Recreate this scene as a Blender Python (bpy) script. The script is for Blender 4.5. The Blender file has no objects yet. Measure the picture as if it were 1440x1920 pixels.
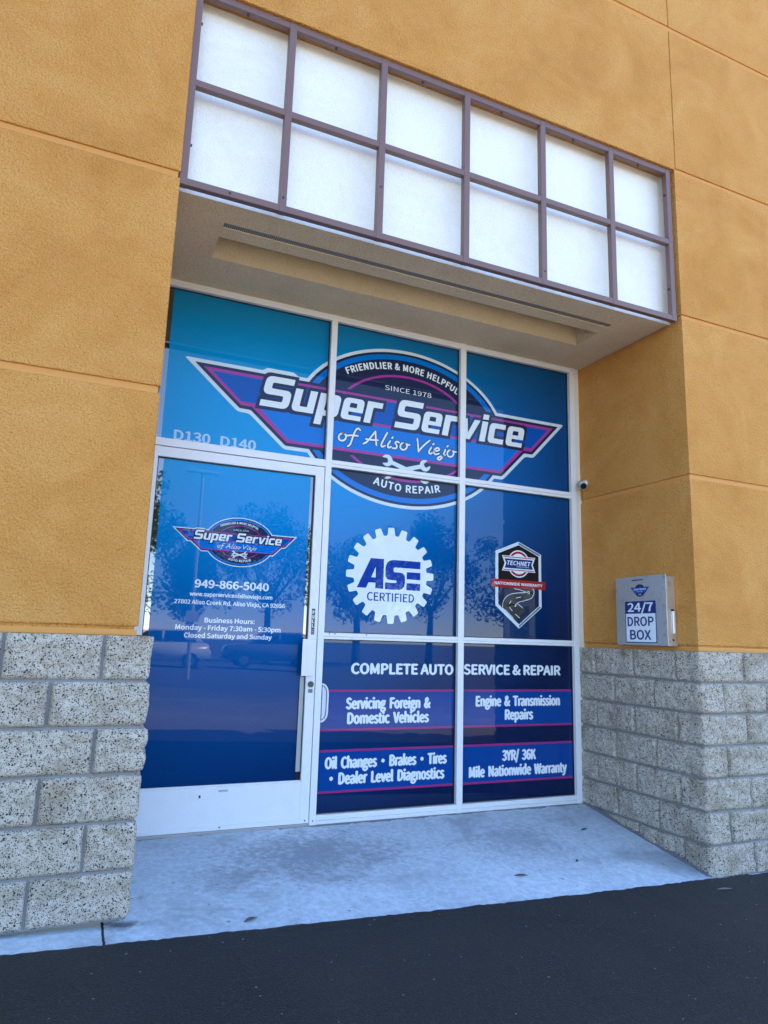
import bpy, bmesh, math, random
from mathutils import Vector, Matrix, noise
random.seed(7)
C = bpy.context.scene.collection
R = math.radians

# ------------------------------------------------------------------ camera
cam_d = bpy.data.cameras.new('camera')
cam = bpy.data.objects.new('camera', cam_d); C.objects.link(cam)
cam_d.sensor_fit = 'VERTICAL'; cam_d.sensor_height = 24.0
cam_d.lens = 24.0 * 1294.26 / 1920.0
cam_d.clip_start = 0.05; cam_d.clip_end = 1000
rx = Vector((0.91424035, -0.40404921, 0.03014652)); ux = Vector((-0.09976915, -0.15238423, 0.98327268)); bx_ = rx.cross(ux)
m = Matrix((rx, ux, bx_)).transposed().to_4x4(); m.translation = Vector((-0.2766, -3.5072, 0.0258))
cam.matrix_world = m
bpy.context.scene.camera = cam

# ------------------------------------------------------------------ sky, sun, exposure
SUN_EL, SUN_AZ = R(48), R(62)
w = bpy.data.worlds.new('World'); bpy.context.scene.world = w; w.use_nodes = True
nt = w.node_tree; bg = nt.nodes['Background']
sky = nt.nodes.new('ShaderNodeTexSky'); sky.sky_type = 'NISHITA'; sky.sun_disc = False
sky.sun_elevation = SUN_EL; sky.sun_rotation = SUN_AZ; sky.air_density = 0.9; sky.dust_density = 0.0; sky.ozone_density = 1.0; sky.altitude = 3000
nt.links.new(sky.outputs[0], bg.inputs[0]); bg.inputs[1].default_value = 0.15
sd = bpy.data.lights.new('sun', 'SUN'); sd.energy = 4.2; sd.angle = R(0.5); sd.color = (1.0, 0.92, 0.78)
sun = bpy.data.objects.new('sun', sd); C.objects.link(sun)
sv = Vector((math.sin(SUN_AZ)*math.cos(SUN_EL), math.cos(SUN_AZ)*math.cos(SUN_EL), math.sin(SUN_EL)))
sun.rotation_euler = sv.to_track_quat('Z', 'Y').to_euler(); sun.location = (0, 0, 30)
vs = bpy.context.scene.view_settings
vs.view_transform = 'Standard'; vs.look = 'None'; vs.gamma = 1; vs.exposure = 2.62
bpy.context.scene.render.film_transparent = False
bpy.context.scene.cycles.max_bounces = 8

# ------------------------------------------------------------------ materials
MATS = {}
def mat(name, col, rough=0.6, metal=0.0, spec=0.5):
    if name in MATS: return MATS[name]
    mt = bpy.data.materials.new(name); mt.use_nodes = True
    b = mt.node_tree.nodes['Principled BSDF']
    b.inputs['Base Color'].default_value = (*col, 1); b.inputs['Roughness'].default_value = rough
    b.inputs['Metallic'].default_value = metal; b.inputs['Specular IOR Level'].default_value = spec
    MATS[name] = mt; return mt
class N:
    """tiny node helper on one material"""
    def __init__(s, mt): s.t = mt.node_tree; s.b = s.t.nodes['Principled BSDF']; s.tc = s.t.nodes.new('ShaderNodeTexCoord')
    def new(s, k): return s.t.nodes.new(k)
    def link(s, a, b): s.t.links.new(a, b)
    def noise(s, scale, detail=4, rough=0.55, vec=None, dist=0.0):
        n = s.new('ShaderNodeTexNoise'); n.inputs['Scale'].default_value = scale; n.inputs['Detail'].default_value = detail
        n.inputs['Roughness'].default_value = rough; n.inputs['Distortion'].default_value = dist
        s.link(vec or s.tc.outputs['Object'], n.inputs['Vector']); return n.outputs['Fac']
    def vor(s, scale, feat='F1', vec=None):
        n = s.new('ShaderNodeTexVoronoi'); n.feature = feat; n.inputs['Scale'].default_value = scale
        s.link(vec or s.tc.outputs['Object'], n.inputs['Vector']); return n
    def ramp(s, fac, *stops):
        n = s.new('ShaderNodeValToRGB'); e = n.color_ramp.elements
        while len(e) < len(stops): e.new(0.5)
        for i, (p, c) in enumerate(stops):
            e[i].position = p; e[i].color = (*c, 1) if len(c) == 3 else c
        s.link(fac, n.inputs[0]); return n.outputs[0]
    def math(s, op, a, b=None, clamp=False):
        n = s.new('ShaderNodeMath'); n.operation = op; n.use_clamp = clamp
        for i, v in enumerate((a, b)):
            if v is None: continue
            if isinstance(v, (int, float)): n.inputs[i].default_value = v
            else: s.link(v, n.inputs[i])
        return n.outputs[0]
    def mix(s, fac, a, b, mode='MIX'):
        n = s.new('ShaderNodeMix'); n.data_type = 'RGBA'; n.blend_type = mode
        for i, v in ((0, fac), (6, a), (7, b)):
            if isinstance(v, (int, float)): n.inputs[i].default_value = v
            elif isinstance(v, tuple): n.inputs[i].default_value = (*v, 1)
            else: s.link(v, n.inputs[i])
        return n.outputs[2]
    def bump(s, h, dist, strength=1.0, prev=None):
        n = s.new('ShaderNodeBump'); n.inputs['Distance'].default_value = dist; n.inputs['Strength'].default_value = strength
        s.link(h, n.inputs['Height'])
        if prev: s.link(prev, n.inputs['Normal'])
        return n.outputs[0]
    def col(s, o): s.link(o, s.b.inputs['Base Color'])
    def nor(s, o): s.link(o, s.b.inputs['Normal'])
    def rough(s, o): s.link(o, s.b.inputs['Roughness'])

def stucco(name, base, dark, light, grain=170.0, depth=0.0045, pits=0.5):
    mt = mat(name, base, 0.92, spec=0.2); n = N(mt)
    big = n.noise(1.6, 6, 0.68, dist=0.7); mid = n.noise(7.0, 4, 0.6); g = n.noise(grain, 3, 0.62); v = n.vor(grain*0.55)
    c = n.ramp(big, (0.32, dark), (0.5, base), (0.68, light))
    c = n.mix(n.ramp(mid, (0.3, (0,0,0)), (0.75, (0.45,)*3)), c, light)
    pit = n.ramp(n.noise(grain*1.3, 2, 0.6), (0.32, (1,)*3), (0.50, (0,)*3))
    c = n.mix(n.math('MULTIPLY', pit, pits), c, tuple(x*0.5 for x in base))
    n.col(c)
    h = n.math('ADD', g, n.math('MULTIPLY', v.outputs['Distance'], -0.5))
    n.nor(n.bump(h, depth, 1.0)); return mt
M_OCHRE = stucco('ochre_stucco', (0.64, 0.292, 0.070), (0.555, 0.235, 0.050), (0.70, 0.352, 0.104), 105.0, 0.011, 0.7)
M_CREAM = stucco('white_stucco', (0.80, 0.79, 0.76), (0.74, 0.72, 0.68), (0.84, 0.83, 0.81), 110, 0.003, 0.18)
M_SOFFIT = stucco('tan_stucco', (0.74, 0.60, 0.40), (0.67, 0.53, 0.34), (0.78, 0.65, 0.45), 90, 0.006)
def make_stone():
    mt = mat('split_face_block', (0.5, 0.48, 0.45), 0.9, spec=0.2); n = N(mt)
    at = n.new('ShaderNodeAttribute'); at.attribute_name = 'joint'
    big = n.noise(5, 4); mid = n.noise(32, 5, 0.65)
    c = n.ramp(mid, (0.25, (0.31, 0.258, 0.20)), (0.46, (0.47, 0.420, 0.350)), (0.75, (0.60, 0.548, 0.475)))
    c = n.mix(n.ramp(big, (0.50, (0,)*3), (0.68, (0.6,)*3)), c, (0.27, 0.22, 0.155))
    for sc, rad, keep in ((78, 0.28, 0.66), (130, 0.34, 0.56), (235, 0.40, 0.5)):
        wv = n.new('ShaderNodeMapping'); wv.inputs['Location'].default_value = (sc, sc*0.37, 2.0)
        n.link(n.tc.outputs['Object'], wv.inputs[0])
        v = n.vor(sc, vec=wv.outputs[0])
        sep = n.new('ShaderNodeSeparateColor'); n.link(v.outputs['Color'], sep.inputs[0])
        k = n.math('LESS_THAN', sep.outputs[0], 1-keep)
        r = n.math('MULTIPLY', n.math('ADD', sep.outputs[1], 0.45), rad)
        s_ = n.math('MULTIPLY', n.math('LESS_THAN', v.outputs['Distance'], r), k)
        tint = n.ramp(sep.outputs[2], (0.0, (0.012, 0.012, 0.016)), (0.6, (0.03, 0.028, 0.026)), (1.0, (0.16, 0.12, 0.085)))
        c = n.mix(s_, c, tint)
    c = n.mix(at.outputs['Fac'], c, (0.235, 0.24, 0.25))
    n.col(c); n.nor(n.bump(n.noise(140, 4, 0.7), 0.003, 0.8)); return mt
M_STONE = make_stone()
def make_concrete():
    mt = mat('pale_concrete', (0.5, 0.5, 0.5), 0.85, spec=0.2); n = N(mt)
    s1 = n.noise(1.5, 6, 0.62, dist=0.8); s2 = n.noise(26, 6, 0.7); s3 = n.noise(230, 3, 0.7); s4 = n.noise(5.5, 5, 0.65, dist=1.0)
    c = n.ramp(s1, (0.34, (0.42, 0.48, 0.53)), (0.46, (0.60, 0.69, 0.75)), (0.64, (0.67, 0.77, 0.83)))
    c = n.mix(n.ramp(s2, (0.42, (0.55,)*3), (0.6, (0,)*3)), c, n.mix(0.5, c, (0.22, 0.22, 0.24)))
    c = n.mix(n.ramp(s4, (0.62, (0,)*3), (0.76, (0.55,)*3)), c, (0.20, 0.20, 0.215))
    c = n.mix(n.ramp(s3, (0.32, (0.55,)*3), (0.44, (0,)*3)), c, (0.16, 0.16, 0.17))
    def stain(x, y, r, amt, col):
        nonlocal c
        mp = n.new('ShaderNodeMapping'); mp.inputs['Location'].default_value = (-x/r, -y/r/0.7, 0); mp.inputs['Scale'].default_value = (1/r, 1/r/0.7, 0)
        n.link(n.tc.outputs['Object'], mp.inputs[0]); ln = n.new('ShaderNodeVectorMath'); ln.operation = 'LENGTH'; n.link(mp.outputs[0], ln.inputs[0])
        d = n.math('ADD', ln.outputs['Value'], n.math('MULTIPLY', n.math('SUBTRACT', s4, 0.5), 1.6)); d = n.math('ADD', d, n.math('MULTIPLY', n.math('SUBTRACT', s3, 0.5), 0.9)); d = n.math('ADD', d, n.math('MULTIPLY', n.math('SUBTRACT', s2, 0.5), 1.4))
        c = n.mix(n.ramp(d, (0.25, (amt,)*3), (1.0, (0,)*3)), c, col)
    stain(1.15, 0.66, 0.60, 0.70, (0.24, 0.265, 0.29)); stain(2.55, 0.62, 0.42, 0.45, (0.25, 0.27, 0.30)); stain(0.62, 0.42, 0.30, 0.45, (0.24, 0.25, 0.28)); stain(0.05, -0.02, 0.09, 0.8, (0.12, 0.11, 0.12))
    v = n.vor(14); sep = n.new('ShaderNodeSeparateColor'); n.link(v.outputs['Color'], sep.inputs[0])
    spot = n.math('MULTIPLY', n.math('LESS_THAN', n.math('ADD', v.outputs['Distance'], n.math('MULTIPLY', s2, 0.12)), n.math('MULTIPLY', sep.outputs[1], 0.22)), n.math('LESS_THAN', sep.outputs[0], 0.5))
    c = n.mix(n.math('MULTIPLY', spot, 0.6), c, (0.17, 0.165, 0.17))
    sp = n.new('ShaderNodeSeparateXYZ'); n.link(n.tc.outputs['Object'], sp.inputs[0])
    jx = n.math('ABSOLUTE', n.math('ADD', n.math('ADD', sp.outputs[0], 0.037), n.math('MULTIPLY', n.math('SUBTRACT', s2, 0.5), 0.012)))
    c = n.mix(n.math('MULTIPLY', n.math('LESS_THAN', jx, 0.0055), n.math('LESS_THAN', sp.outputs[1], 0.3)), c, (0.03, 0.03, 0.032))
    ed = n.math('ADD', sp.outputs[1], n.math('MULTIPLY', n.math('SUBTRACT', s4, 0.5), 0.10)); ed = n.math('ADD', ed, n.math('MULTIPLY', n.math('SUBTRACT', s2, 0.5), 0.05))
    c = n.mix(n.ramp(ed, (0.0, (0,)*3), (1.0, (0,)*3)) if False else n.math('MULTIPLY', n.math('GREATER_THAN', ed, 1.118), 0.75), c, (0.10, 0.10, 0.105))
    n.col(c); n.nor(n.bump(n.math('ADD', s3, n.math('MULTIPLY', s2, 0.8)), 0.002, 0.7)); return mt
M_CONC = make_concrete()
def make_asphalt():
    mt = mat('sealed_asphalt', (0.03, 0.03, 0.032), 0.8, spec=0.35); n = N(mt)
    s1 = n.noise(0.9, 5, 0.6, dist=0.5); s2 = n.noise(120, 3, 0.7); v = n.vor(110)
    c = n.ramp(s1, (0.3, (0.017, 0.0172, 0.0165)), (0.55, (0.023, 0.0232, 0.022)), (0.75, (0.034, 0.034, 0.032)))
    c = n.mix(n.ramp(s2, (0.54, (0,)*3), (0.74, (0.55,)*3)), c, (0.12, 0.12, 0.12))
    mp = n.new('ShaderNodeMapping'); mp.inputs['Rotation'].default_value = (0, 0, 0.5); mp.inputs['Scale'].default_value = (3, 26, 3); n.link(n.tc.outputs['Object'], mp.inputs[0])
    sc1 = n.noise(1.0, 5, 0.7, vec=mp.outputs[0]); c = n.mix(n.ramp(sc1, (0.60, (0,)*3), (0.75, (0.5,)*3)), c, (0.065, 0.066, 0.068))
    v2 = n.vor(23); sp2 = n.new('ShaderNodeSeparateColor'); n.link(v2.outputs['Color'], sp2.inputs[0])
    c = n.mix(n.math('LESS_THAN', v2.outputs['Distance'], n.math('MULTIPLY', n.math('POWER', sp2.outputs[0], 3.0), 0.11)), c, (0.26, 0.25, 0.23))
    # open lot beyond the freshly sealed strip: grey paving, paled to bounce sunlight back
    sp = n.new('ShaderNodeSeparateXYZ'); n.link(n.tc.outputs['Object'], sp.inputs[0])
    yy = n.math('ADD', sp.outputs[1], n.math('MULTIPLY', n.math('SUBTRACT', s1, 0.5), 3.0))
    bounce_lot = n.ramp(s1, (0.3, (0.25, 0.225, 0.185)), (0.7, (0.34, 0.305, 0.255)))
    worn = n.ramp(s1, (0.3, (0.11, 0.105, 0.095)), (0.7, (0.15, 0.14, 0.125)))
    bounce_lot = n.mix(n.math('MULTIPLY', n.math('ADD', yy, 7.0), -0.16, True), bounce_lot, worn)
    c = n.mix(n.math('LESS_THAN', yy, -4.8), c, bounce_lot)
    n.col(c); n.nor(n.bump(v.outputs['Distance'], 0.0035, 0.6)); return mt
M_ASPH = make_asphalt()
def make_paint(name, col, rough=0.38, dirt=0.25):
    mt = mat(name, col, rough); n = N(mt)
    c = n.mix(n.ramp(n.noise(9, 5, 0.65), (0.5, (0,)*3), (0.8, (dirt,)*3)), col, tuple(x*0.72 for x in col))
    n.col(c); n.nor(n.bump(n.noise(60, 3), 0.0006, 0.3)); return mt
M_WHITE = make_paint('white_anodised_frame', (0.74, 0.75, 0.77))
M_BROWN = make_paint('mauve_brown_steel', (0.170, 0.098, 0.086), 0.42)
M_CAULK = mat('cream_caulk', (0.70, 0.66, 0.58), 0.8)
M_GASKET = mat('black_gasket', (0.012, 0.012, 0.014), 0.5)
M_DARKGAP = mat('dark_void', (0.01, 0.01, 0.011), 0.9)
M_GLASS = mat('tinted_glass', (0.008, 0.01, 0.014), 0.015, spec=1.0)
MATS['tinted_glass'].node_tree.nodes['Principled BSDF'].inputs['IOR'].default_value = 1.8
def make_film(name, lift=(0, 0, 0), gain=1.0):
    """printed vinyl: cyan top left running to navy bottom right, as the artwork is printed"""
    mt = mat(name, (0.02, 0.1, 0.4), 0.012, spec=0.27); n = N(mt)
    sp = n.new('ShaderNodeSeparateXYZ'); n.link(n.tc.outputs['Object'], sp.inputs[0])
    fx = n.math('MULTIPLY', n.math('MULTIPLY', sp.outputs[0], sp.outputs[0]), 0.050)
    fz = n.math('MULTIPLY', n.math('MINIMUM', sp.outputs[2], 1.25), -0.33)
    t = n.math('ADD', n.math('ADD', fx, fz), 0.41)
    t = n.math('ADD', t, n.math('MULTIPLY', n.math('SUBTRACT', n.noise(0.8, 2, 0.4), 0.5), 0.10))
    c = n.ramp(t, (0.04, (0.0, 0.270, 0.60)), (0.20, (0.0, 0.205, 0.53)), (0.40, (0.0, 0.095, 0.315)), (0.58, (0.0, 0.054, 0.190)), (0.75, (0.001, 0.027, 0.108)), (1.0, (0.003, 0.012, 0.055)))
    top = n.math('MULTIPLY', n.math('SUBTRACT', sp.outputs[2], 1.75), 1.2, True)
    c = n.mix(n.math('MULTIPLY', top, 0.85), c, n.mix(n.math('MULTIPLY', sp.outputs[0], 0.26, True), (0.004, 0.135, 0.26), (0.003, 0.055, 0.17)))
    n.col(c); return mt
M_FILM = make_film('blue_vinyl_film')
GL = dict(rough=0.05)
M_VWHITE = mat('white_vinyl', (0.70, 0.76, 0.80), 0.014, spec=0.27)
M_VSILVER = mat('silver_vinyl', (0.58, 0.68, 0.74), 0.014, spec=0.27)
M_VNAVY = mat('navy_vinyl', (0.014, 0.022, 0.062), 0.014, spec=0.27)
M_VROYAL = mat('royal_vinyl', (0.0, 0.155, 0.56), 0.014, spec=0.27)
M_VROYAL2 = mat('deep_royal_vinyl', (0.0, 0.078, 0.38), 0.014, spec=0.27)
M_VBAND = mat('band_blue_vinyl', (0.003, 0.052, 0.245), 0.014, spec=0.27)
M_VPINK = mat('magenta_vinyl', (0.34, 0.04, 0.27), 0.014, spec=0.27)
M_VPINK2 = mat('rose_vinyl', (0.30, 0.030, 0.16), 0.014, spec=0.27)
M_VRED = mat('red_vinyl', (0.33, 0.022, 0.022), 0.014, spec=0.27)
M_VBLACK = mat('black_vinyl', (0.012, 0.013, 0.016), 0.014, spec=0.27)
M_VASE = mat('gear_blue_vinyl', (0.008, 0.045, 0.30), 0.014, spec=0.27)
M_ROAD = mat('road_vinyl', (0.045, 0.043, 0.04), 0.014, spec=0.27)
M_VGREY = mat('grey_vinyl', (0.12, 0.17, 0.21), 0.014, spec=0.27)
M_VPALE = mat('unit_number_vinyl', (0.40, 0.56, 0.70), 0.014, spec=0.27)

# ------------------------------------------------------------------ object helpers
def tag(o, label=None, cat=None, group=None, kind=None):
    if label: o['label'] = label
    if cat: o['category'] = cat
    if group: o['group'] = group
    if kind: o['kind'] = kind
    return o
def empty(name, loc, label, cat, group=None):
    o = bpy.data.objects.new(name, None); C.objects.link(o); o.location = loc; o.empty_display_size = 0.2
    o.matrix_world = Matrix.Translation(loc)
    return tag(o, label, cat, group)
def link(name, me, mats, parent=None, smooth=False):
    o = bpy.data.objects.new(name, me); C.objects.link(o)
    if not isinstance(mats, (list, tuple)): mats = [mats]
    if not me.materials:
        idx = [p.material_index for p in me.polygons]
        for x in mats: me.materials.append(x)
        me.polygons.foreach_set('material_index', idx)
    if smooth:
        for p in me.polygons: p.use_smooth = True
    if parent:
        o.parent = parent
        M = Matrix.Identity(4); p = parent
        chain = []
        while p: chain.append(p); p = p.parent
        # every part keeps its mesh in world coordinates: undo the root's translation only
        if len(chain) == 1: o.matrix_parent_inverse = Matrix.Translation(chain[0].location).inverted()
    return o
class B:
    """collects boxes, prisms and tubes into one bmesh"""
    def __init__(s): s.bm = bmesh.new(); s.mi = 0
    def quadbox(s, a, b, bev=0.0):
        (x0, y0, z0), (x1, y1, z1) = a, b
        r = bmesh.ops.create_cube(s.bm, size=1.0)
        for v in r['verts']:
            v.co = Vector((x0 + (v.co.x+.5)*(x1-x0), y0 + (v.co.y+.5)*(y1-y0), z0 + (v.co.z+.5)*(z1-z0)))
        fs = set(f for v in r['verts'] for f in v.link_faces)
        if bev:
            es = list(set(e for f in fs for e in f.edges))
            rr = bmesh.ops.bevel(s.bm, geom=es, offset=bev, segments=2, affect='EDGES', profile=0.5)
            fs = set(rr['faces']) | set(f for f in fs if f.is_valid)
        for f in fs:
            if f.is_valid: f.material_index = s.mi
        return s
    def prism(s, poly, axis, a, b):
        """poly: 2D points; axis 'x','y','z' extrude direction between a and b"""
        def p3(p, t): return {'x': (t, p[0], p[1]), 'y': (p[0], t, p[1]), 'z': (p[0], p[1], t)}[axis]
        v0 = [s.bm.verts.new(p3(p, a)) for p in poly]; v1 = [s.bm.verts.new(p3(p, b)) for p in poly]
        fs = [s.bm.faces.new(v0), s.bm.faces.new(v1[::-1])]
        n = len(poly)
        for i in range(n): fs.append(s.bm.faces.new((v0[i], v1[i], v1[(i+1) % n], v0[(i+1) % n])))
        for f in fs: f.material_index = s.mi
        bmesh.ops.recalc_face_normals(s.bm, faces=fs); return s
    def cyl(s, p, q, r0, r1=None, seg=20, cap=True):
        r1 = r0 if r1 is None else r1
        p, q = Vector(p), Vector(q); d = (q-p); L = d.length
        mt = Matrix.Translation((p+q)/2) @ d.to_track_quat('Z', 'Y').to_matrix().to_4x4()
        r = bmesh.ops.create_cone(s.bm, cap_ends=cap, segments=seg, radius1=r0, radius2=r1, depth=L, matrix=mt)
        for f in set(f for v in r['verts'] for f in v.link_faces): f.material_index = s.mi
        return s
    def tube(s, pts, r, seg=10):
        rings = []
        pts = [Vector(p) for p in pts]
        for i, p in enumerate(pts):
            d = (pts[min(i+1, len(pts)-1)] - pts[max(i-1, 0)]).normalized()
            qt = d.to_track_quat('Z', 'Y')
            rings.append([s.bm.verts.new(p + qt @ Vector((r*math.cos(2*math.pi*k/seg), r*math.sin(2*math.pi*k/seg), 0))) for k in range(seg)])
        fs = []
        for a, b in zip(rings, rings[1:]):
            # align ring starts
            best = min(range(seg), key=lambda o: (a[0].co-b[o].co).length)
            b[:] = b[best:] + b[:best]
            for k in range(seg): fs.append(s.bm.faces.new((a[k], a[(k+1) % seg], b[(k+1) % seg], b[k])))
        fs.append(s.bm.faces.new(rings[0][::-1])); fs.append(s.bm.faces.new(rings[-1]))
        for f in fs: f.material_index = s.mi; f.smooth = True
        bmesh.ops.recalc_face_normals(s.bm, faces=fs); return s
    def build(s, name, mats, parent=None, smooth=False):
        me = bpy.data.meshes.new(name); s.bm.to_mesh(me); s.bm.free()
        return link(name, me, mats, parent, smooth)

# ------------------------------------------------------------------ flat lettering and artwork
def sign_line(frame, body, x0, x1, zb, cap, out, weight, m_, parent, name='lettering', shear=0.0, spacing=1.0):
    fl = Flat(frame); text(fl, body, x0, x1, zb, cap, out, weight, shear, 0, spacing); return fl.build(name, m_, parent)
class Flat:
    """flat artwork drawn in (x, z) of a plane; frame maps (u, v, out) to world"""
    def __init__(s, frame): s.frame = frame; s.v = []; s.f = []; s.fm = []
    def add(s, verts2, faces, out, mi=0):
        o = len(s.v)
        s.v += [s.frame(a, b, out) for a, b in verts2]
        for f in faces:
            s.f.append([o+i for i in f]); s.fm.append(mi)
    def poly(s, loops, out, mi=0):
        v, f = fill(loops); s.add(v, f, out, mi)
    def build(s, name, mats, parent):
        me = bpy.data.meshes.new(name); me.from_pydata(s.v, [], s.f)
        for p, k in zip(me.polygons, s.fm): p.material_index = k
        return link(name, me, mats, parent)
def shopfront(y):
    return lambda u, v, out: (u, y - out, v)
def mesh2d(cu):
    o = bpy.data.objects.new('tmp', cu); C.objects.link(o)
    dg = bpy.context.evaluated_depsgraph_get(); dg.update()
    me = bpy.data.meshes.new_from_object(o.evaluated_get(dg))
    v = [(p.co.x, p.co.y) for p in me.vertices]; f = [list(p.vertices) for p in me.polygons]
    bpy.data.objects.remove(o); bpy.data.curves.remove(cu); bpy.data.meshes.remove(me)
    return v, f
def fill(loops):
    cu = bpy.data.curves.new('tmp', 'CURVE'); cu.dimensions = '2D'; cu.fill_mode = 'BOTH'
    for lp in loops:
        sp = cu.splines.new('POLY'); sp.points.add(len(lp)-1); sp.use_cyclic_u = True
        for p, q in zip(sp.points, lp): p.co = (q[0], q[1], 0, 1)
    return mesh2d(cu)
import os
try:                                                              # Blender's own bundled grotesque; its built-in face otherwise
    FONT = bpy.data.fonts.load(os.path.join(bpy.utils.system_resource('DATAFILES'), 'fonts', 'Noto Sans CJK Regular.woff2'))
except Exception:
    FONT = None
def glyphs(body, weight=0.0, shear=0.0, spacing=1.0):
    cu = bpy.data.curves.new('tmp', 'FONT'); cu.body = body
    if FONT: cu.font = FONT
    cu.size = 1.0; cu.offset = weight; cu.shear = shear
    cu.space_character = spacing; cu.resolution_u = 3; cu.fill_mode = 'BOTH'
    return mesh2d(cu)
CAPH = max(v[1] for v in glyphs('H')[0])
def bold(weight, cap):
    """overprint shifts (dx, dz, lift) that thicken the strokes by weight (share of cap height)"""
    if weight <= 0: return [(0, 0, 0)]
    d = weight*cap
    return [(0, 0, 0), (-d, 0, 4e-5), (d, 0, 8e-5), (0, -d*0.7, 12e-5), (0, d*0.7, 16e-5)]
def text(fl, body, x0, x1, zb, cap, out, weight=0.0, shear=0.0, mi=0, spacing=1.0, slope=0.0):
    v, f = glyphs(body, 0.0, shear, spacing)
    a = min(p[0] for p in v); b = max(p[0] for p in v); d = weight*cap
    k = (x1-x0-2*d)/(b-a)
    for dx, dz, lift in bold(weight, cap):
        fl.add([(x0+d+dx+(p[0]-a)*k, zb + dz + p[1]/CAPH*cap) for p in v], f, out+lift, mi)
def offset(poly, d):
    """miter offset outwards for d > 0 (any winding)"""
    n = len(poly)
    area = sum(poly[i][0]*poly[(i+1) % n][1]-poly[(i+1) % n][0]*poly[i][1] for i in range(n))
    sg = 1 if area > 0 else -1
    out = []
    for i in range(n):
        p0, p1, p2 = Vector(poly[i-1]), Vector(poly[i]), Vector(poly[(i+1) % n])
        e1 = (p1-p0).normalized(); e2 = (p2-p1).normalized()
        n1 = Vector((e1.y, -e1.x))*sg; n2 = Vector((e2.y, -e2.x))*sg
        b = n1+n2
        if b.length < 1e-6: b = n1
        b.normalize(); c = max(0.35, b.dot(n1))
        q = p1 + b*(d/c); out.append((q.x, q.y))
    return out
def rounded(poly, rad, seg=5):
    """rad: number or list of numbers per corner"""
    n = len(poly); out = []
    for i in range(n):
        r = rad[i] if isinstance(rad, (list, tuple)) else rad
        p0, p1, p2 = Vector(poly[i-1]), Vector(poly[i]), Vector(poly[(i+1) % n])
        if r <= 0: out.append(tuple(p1)); continue
        a = (p0-p1); b = (p2-p1); r = min(r, a.length*0.49, b.length*0.49)
        A = p1 + a.normalized()*r; Bq = p1 + b.normalized()*r
        for k in range(seg+1):
            t = k/seg; q = A*(1-t)**2 + p1*2*t*(1-t) + Bq*t*t; out.append((q.x, q.y))
    return out
def ell(cx, cz, a, b, n=96): return [(cx+a*math.cos(2*math.pi*i/n), cz+b*math.sin(2*math.pi*i/n)) for i in range(n)]
def ribbon(fl, pts, wd, out, mi=0):
    """one smooth pen stroke as a filled outline"""
    P = [Vector(p) for p in pts]
    Q = []
    for i in range(len(P)-1):
        p0, p1, p2, p3 = P[max(i-1, 0)], P[i], P[i+1], P[min(i+2, len(P)-1)]
        for k in range(5):
            t = k/5
            Q.append(0.5*((2*p1)+(p2-p0)*t+(2*p0-5*p1+4*p2-p3)*t*t+(3*p1-p0-3*p2+p3)*t**3))
    Q.append(P[-1])
    v = []; f = []
    for i, q in enumerate(Q):
        d = (Q[min(i+1, len(Q)-1)]-Q[max(i-1, 0)]).normalized(); nn = Vector((-d.y, d.x))
        e = wd*(0.62 if i in (0, len(Q)-1) else 1)
        ext = d*(-wd*0.8 if i == 0 else (wd*0.8 if i == len(Q)-1 else 0))
        v += [tuple(q+nn*e+ext), tuple(q-nn*e+ext)]
        if i: f.append([2*i-2, 2*i-1, 2*i+1, 2*i])
    fl.add(v, f, out, mi)

# ------------------------------------------------------------------ dimensions (metres; z = 0 at top of the block base)
W, D, ZS = 3.61, 1.14, 2.43
Z1, Z2, Z3, Z4, TOP = 1.2254, 2.4408, 3.659, 4.94, 7.0
GY = 1.185                                    # glass plane
GH = 0.019                                    # half groove
def zA(x, y):                                 # surface of the concrete apron
    xx = max(-8.0, min(12.0, x)); yy = max(-0.6, min(1.2, y))
    return -1.212 - (1-yy/1.14)*(0.04+0.038*xx)
def yE(x):                                    # line where asphalt laps over the apron
    pts = [(-30, -0.30), (-0.42, -0.207), (-0.04, -0.2), (1.02, -0.17), (1.8, -0.147), (2.44, -0.127), (3.51, -0.083), (3.72, -0.075), (4.1, -0.07), (30, -0.07)]
    for (a, b), (c, d) in zip(pts, pts[1:]):
        if a <= x <= c: return b+(d-b)*(x-a)/(c-a)
    return pts[-1][1]

# ------------------------------------------------------------------ ground
xs = [-150, -60, -30, -14, -8, -5, -3] + [-2 + 0.025*i for i in range(320)] + [6.5, 8, 10, 12, 16, 30, 70, 150]
bm = bmesh.new(); rows = []
for r, off in enumerate([160, 0.6, 0.03, 0.0, -0.03, -0.1, -0.25, -0.5, -0.9, -1.5, -2.5, -4, -6, -9, -14, -25, -60, -200]):
    row = []
    for x in xs:
        ye = yE(x) + (0.012*noise.noise((x*7, 0, 3)) + 0.008*noise.noise((x*31, 0, 5)) + 0.007*noise.noise((x*83, 0, 1)) if -2.1 < x < 6.3 else 0)
        y = ye+off; z0 = zA(x, ye)
        if r == 0: z = z0-0.15
        elif r == 1: z = z0-0.12
        elif r == 2: z = z0-0.06
        elif r == 3: z = z0+0.004
        elif r == 4: z = z0+0.010
        else: z = z0+0.012-0.012*min(-off, 5)+0.004*noise.noise((x*1.3, y*1.3, 0))
        row.append(bm.verts.new((x, y, z)))
    rows.append(row)
for a, b in zip(rows, rows[1:]):
    for i in range(len(xs)-1): bm.faces.new((a[i], b[i], b[i+1], a[i+1]))
me = bpy.data.meshes.new('parking_lot'); bm.to_mesh(me); bm.free()
tag(link('parking_lot', me, M_ASPH, None, True), 'dark sealed asphalt in front of the shop', 'asphalt', kind='structure')
bm = bmesh.new(); rows = []
axs = [-7, -4, -2, -1] + [-0.8+0.1*i for i in range(49)] + [4.4, 5, 6, 8, 12]
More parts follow.
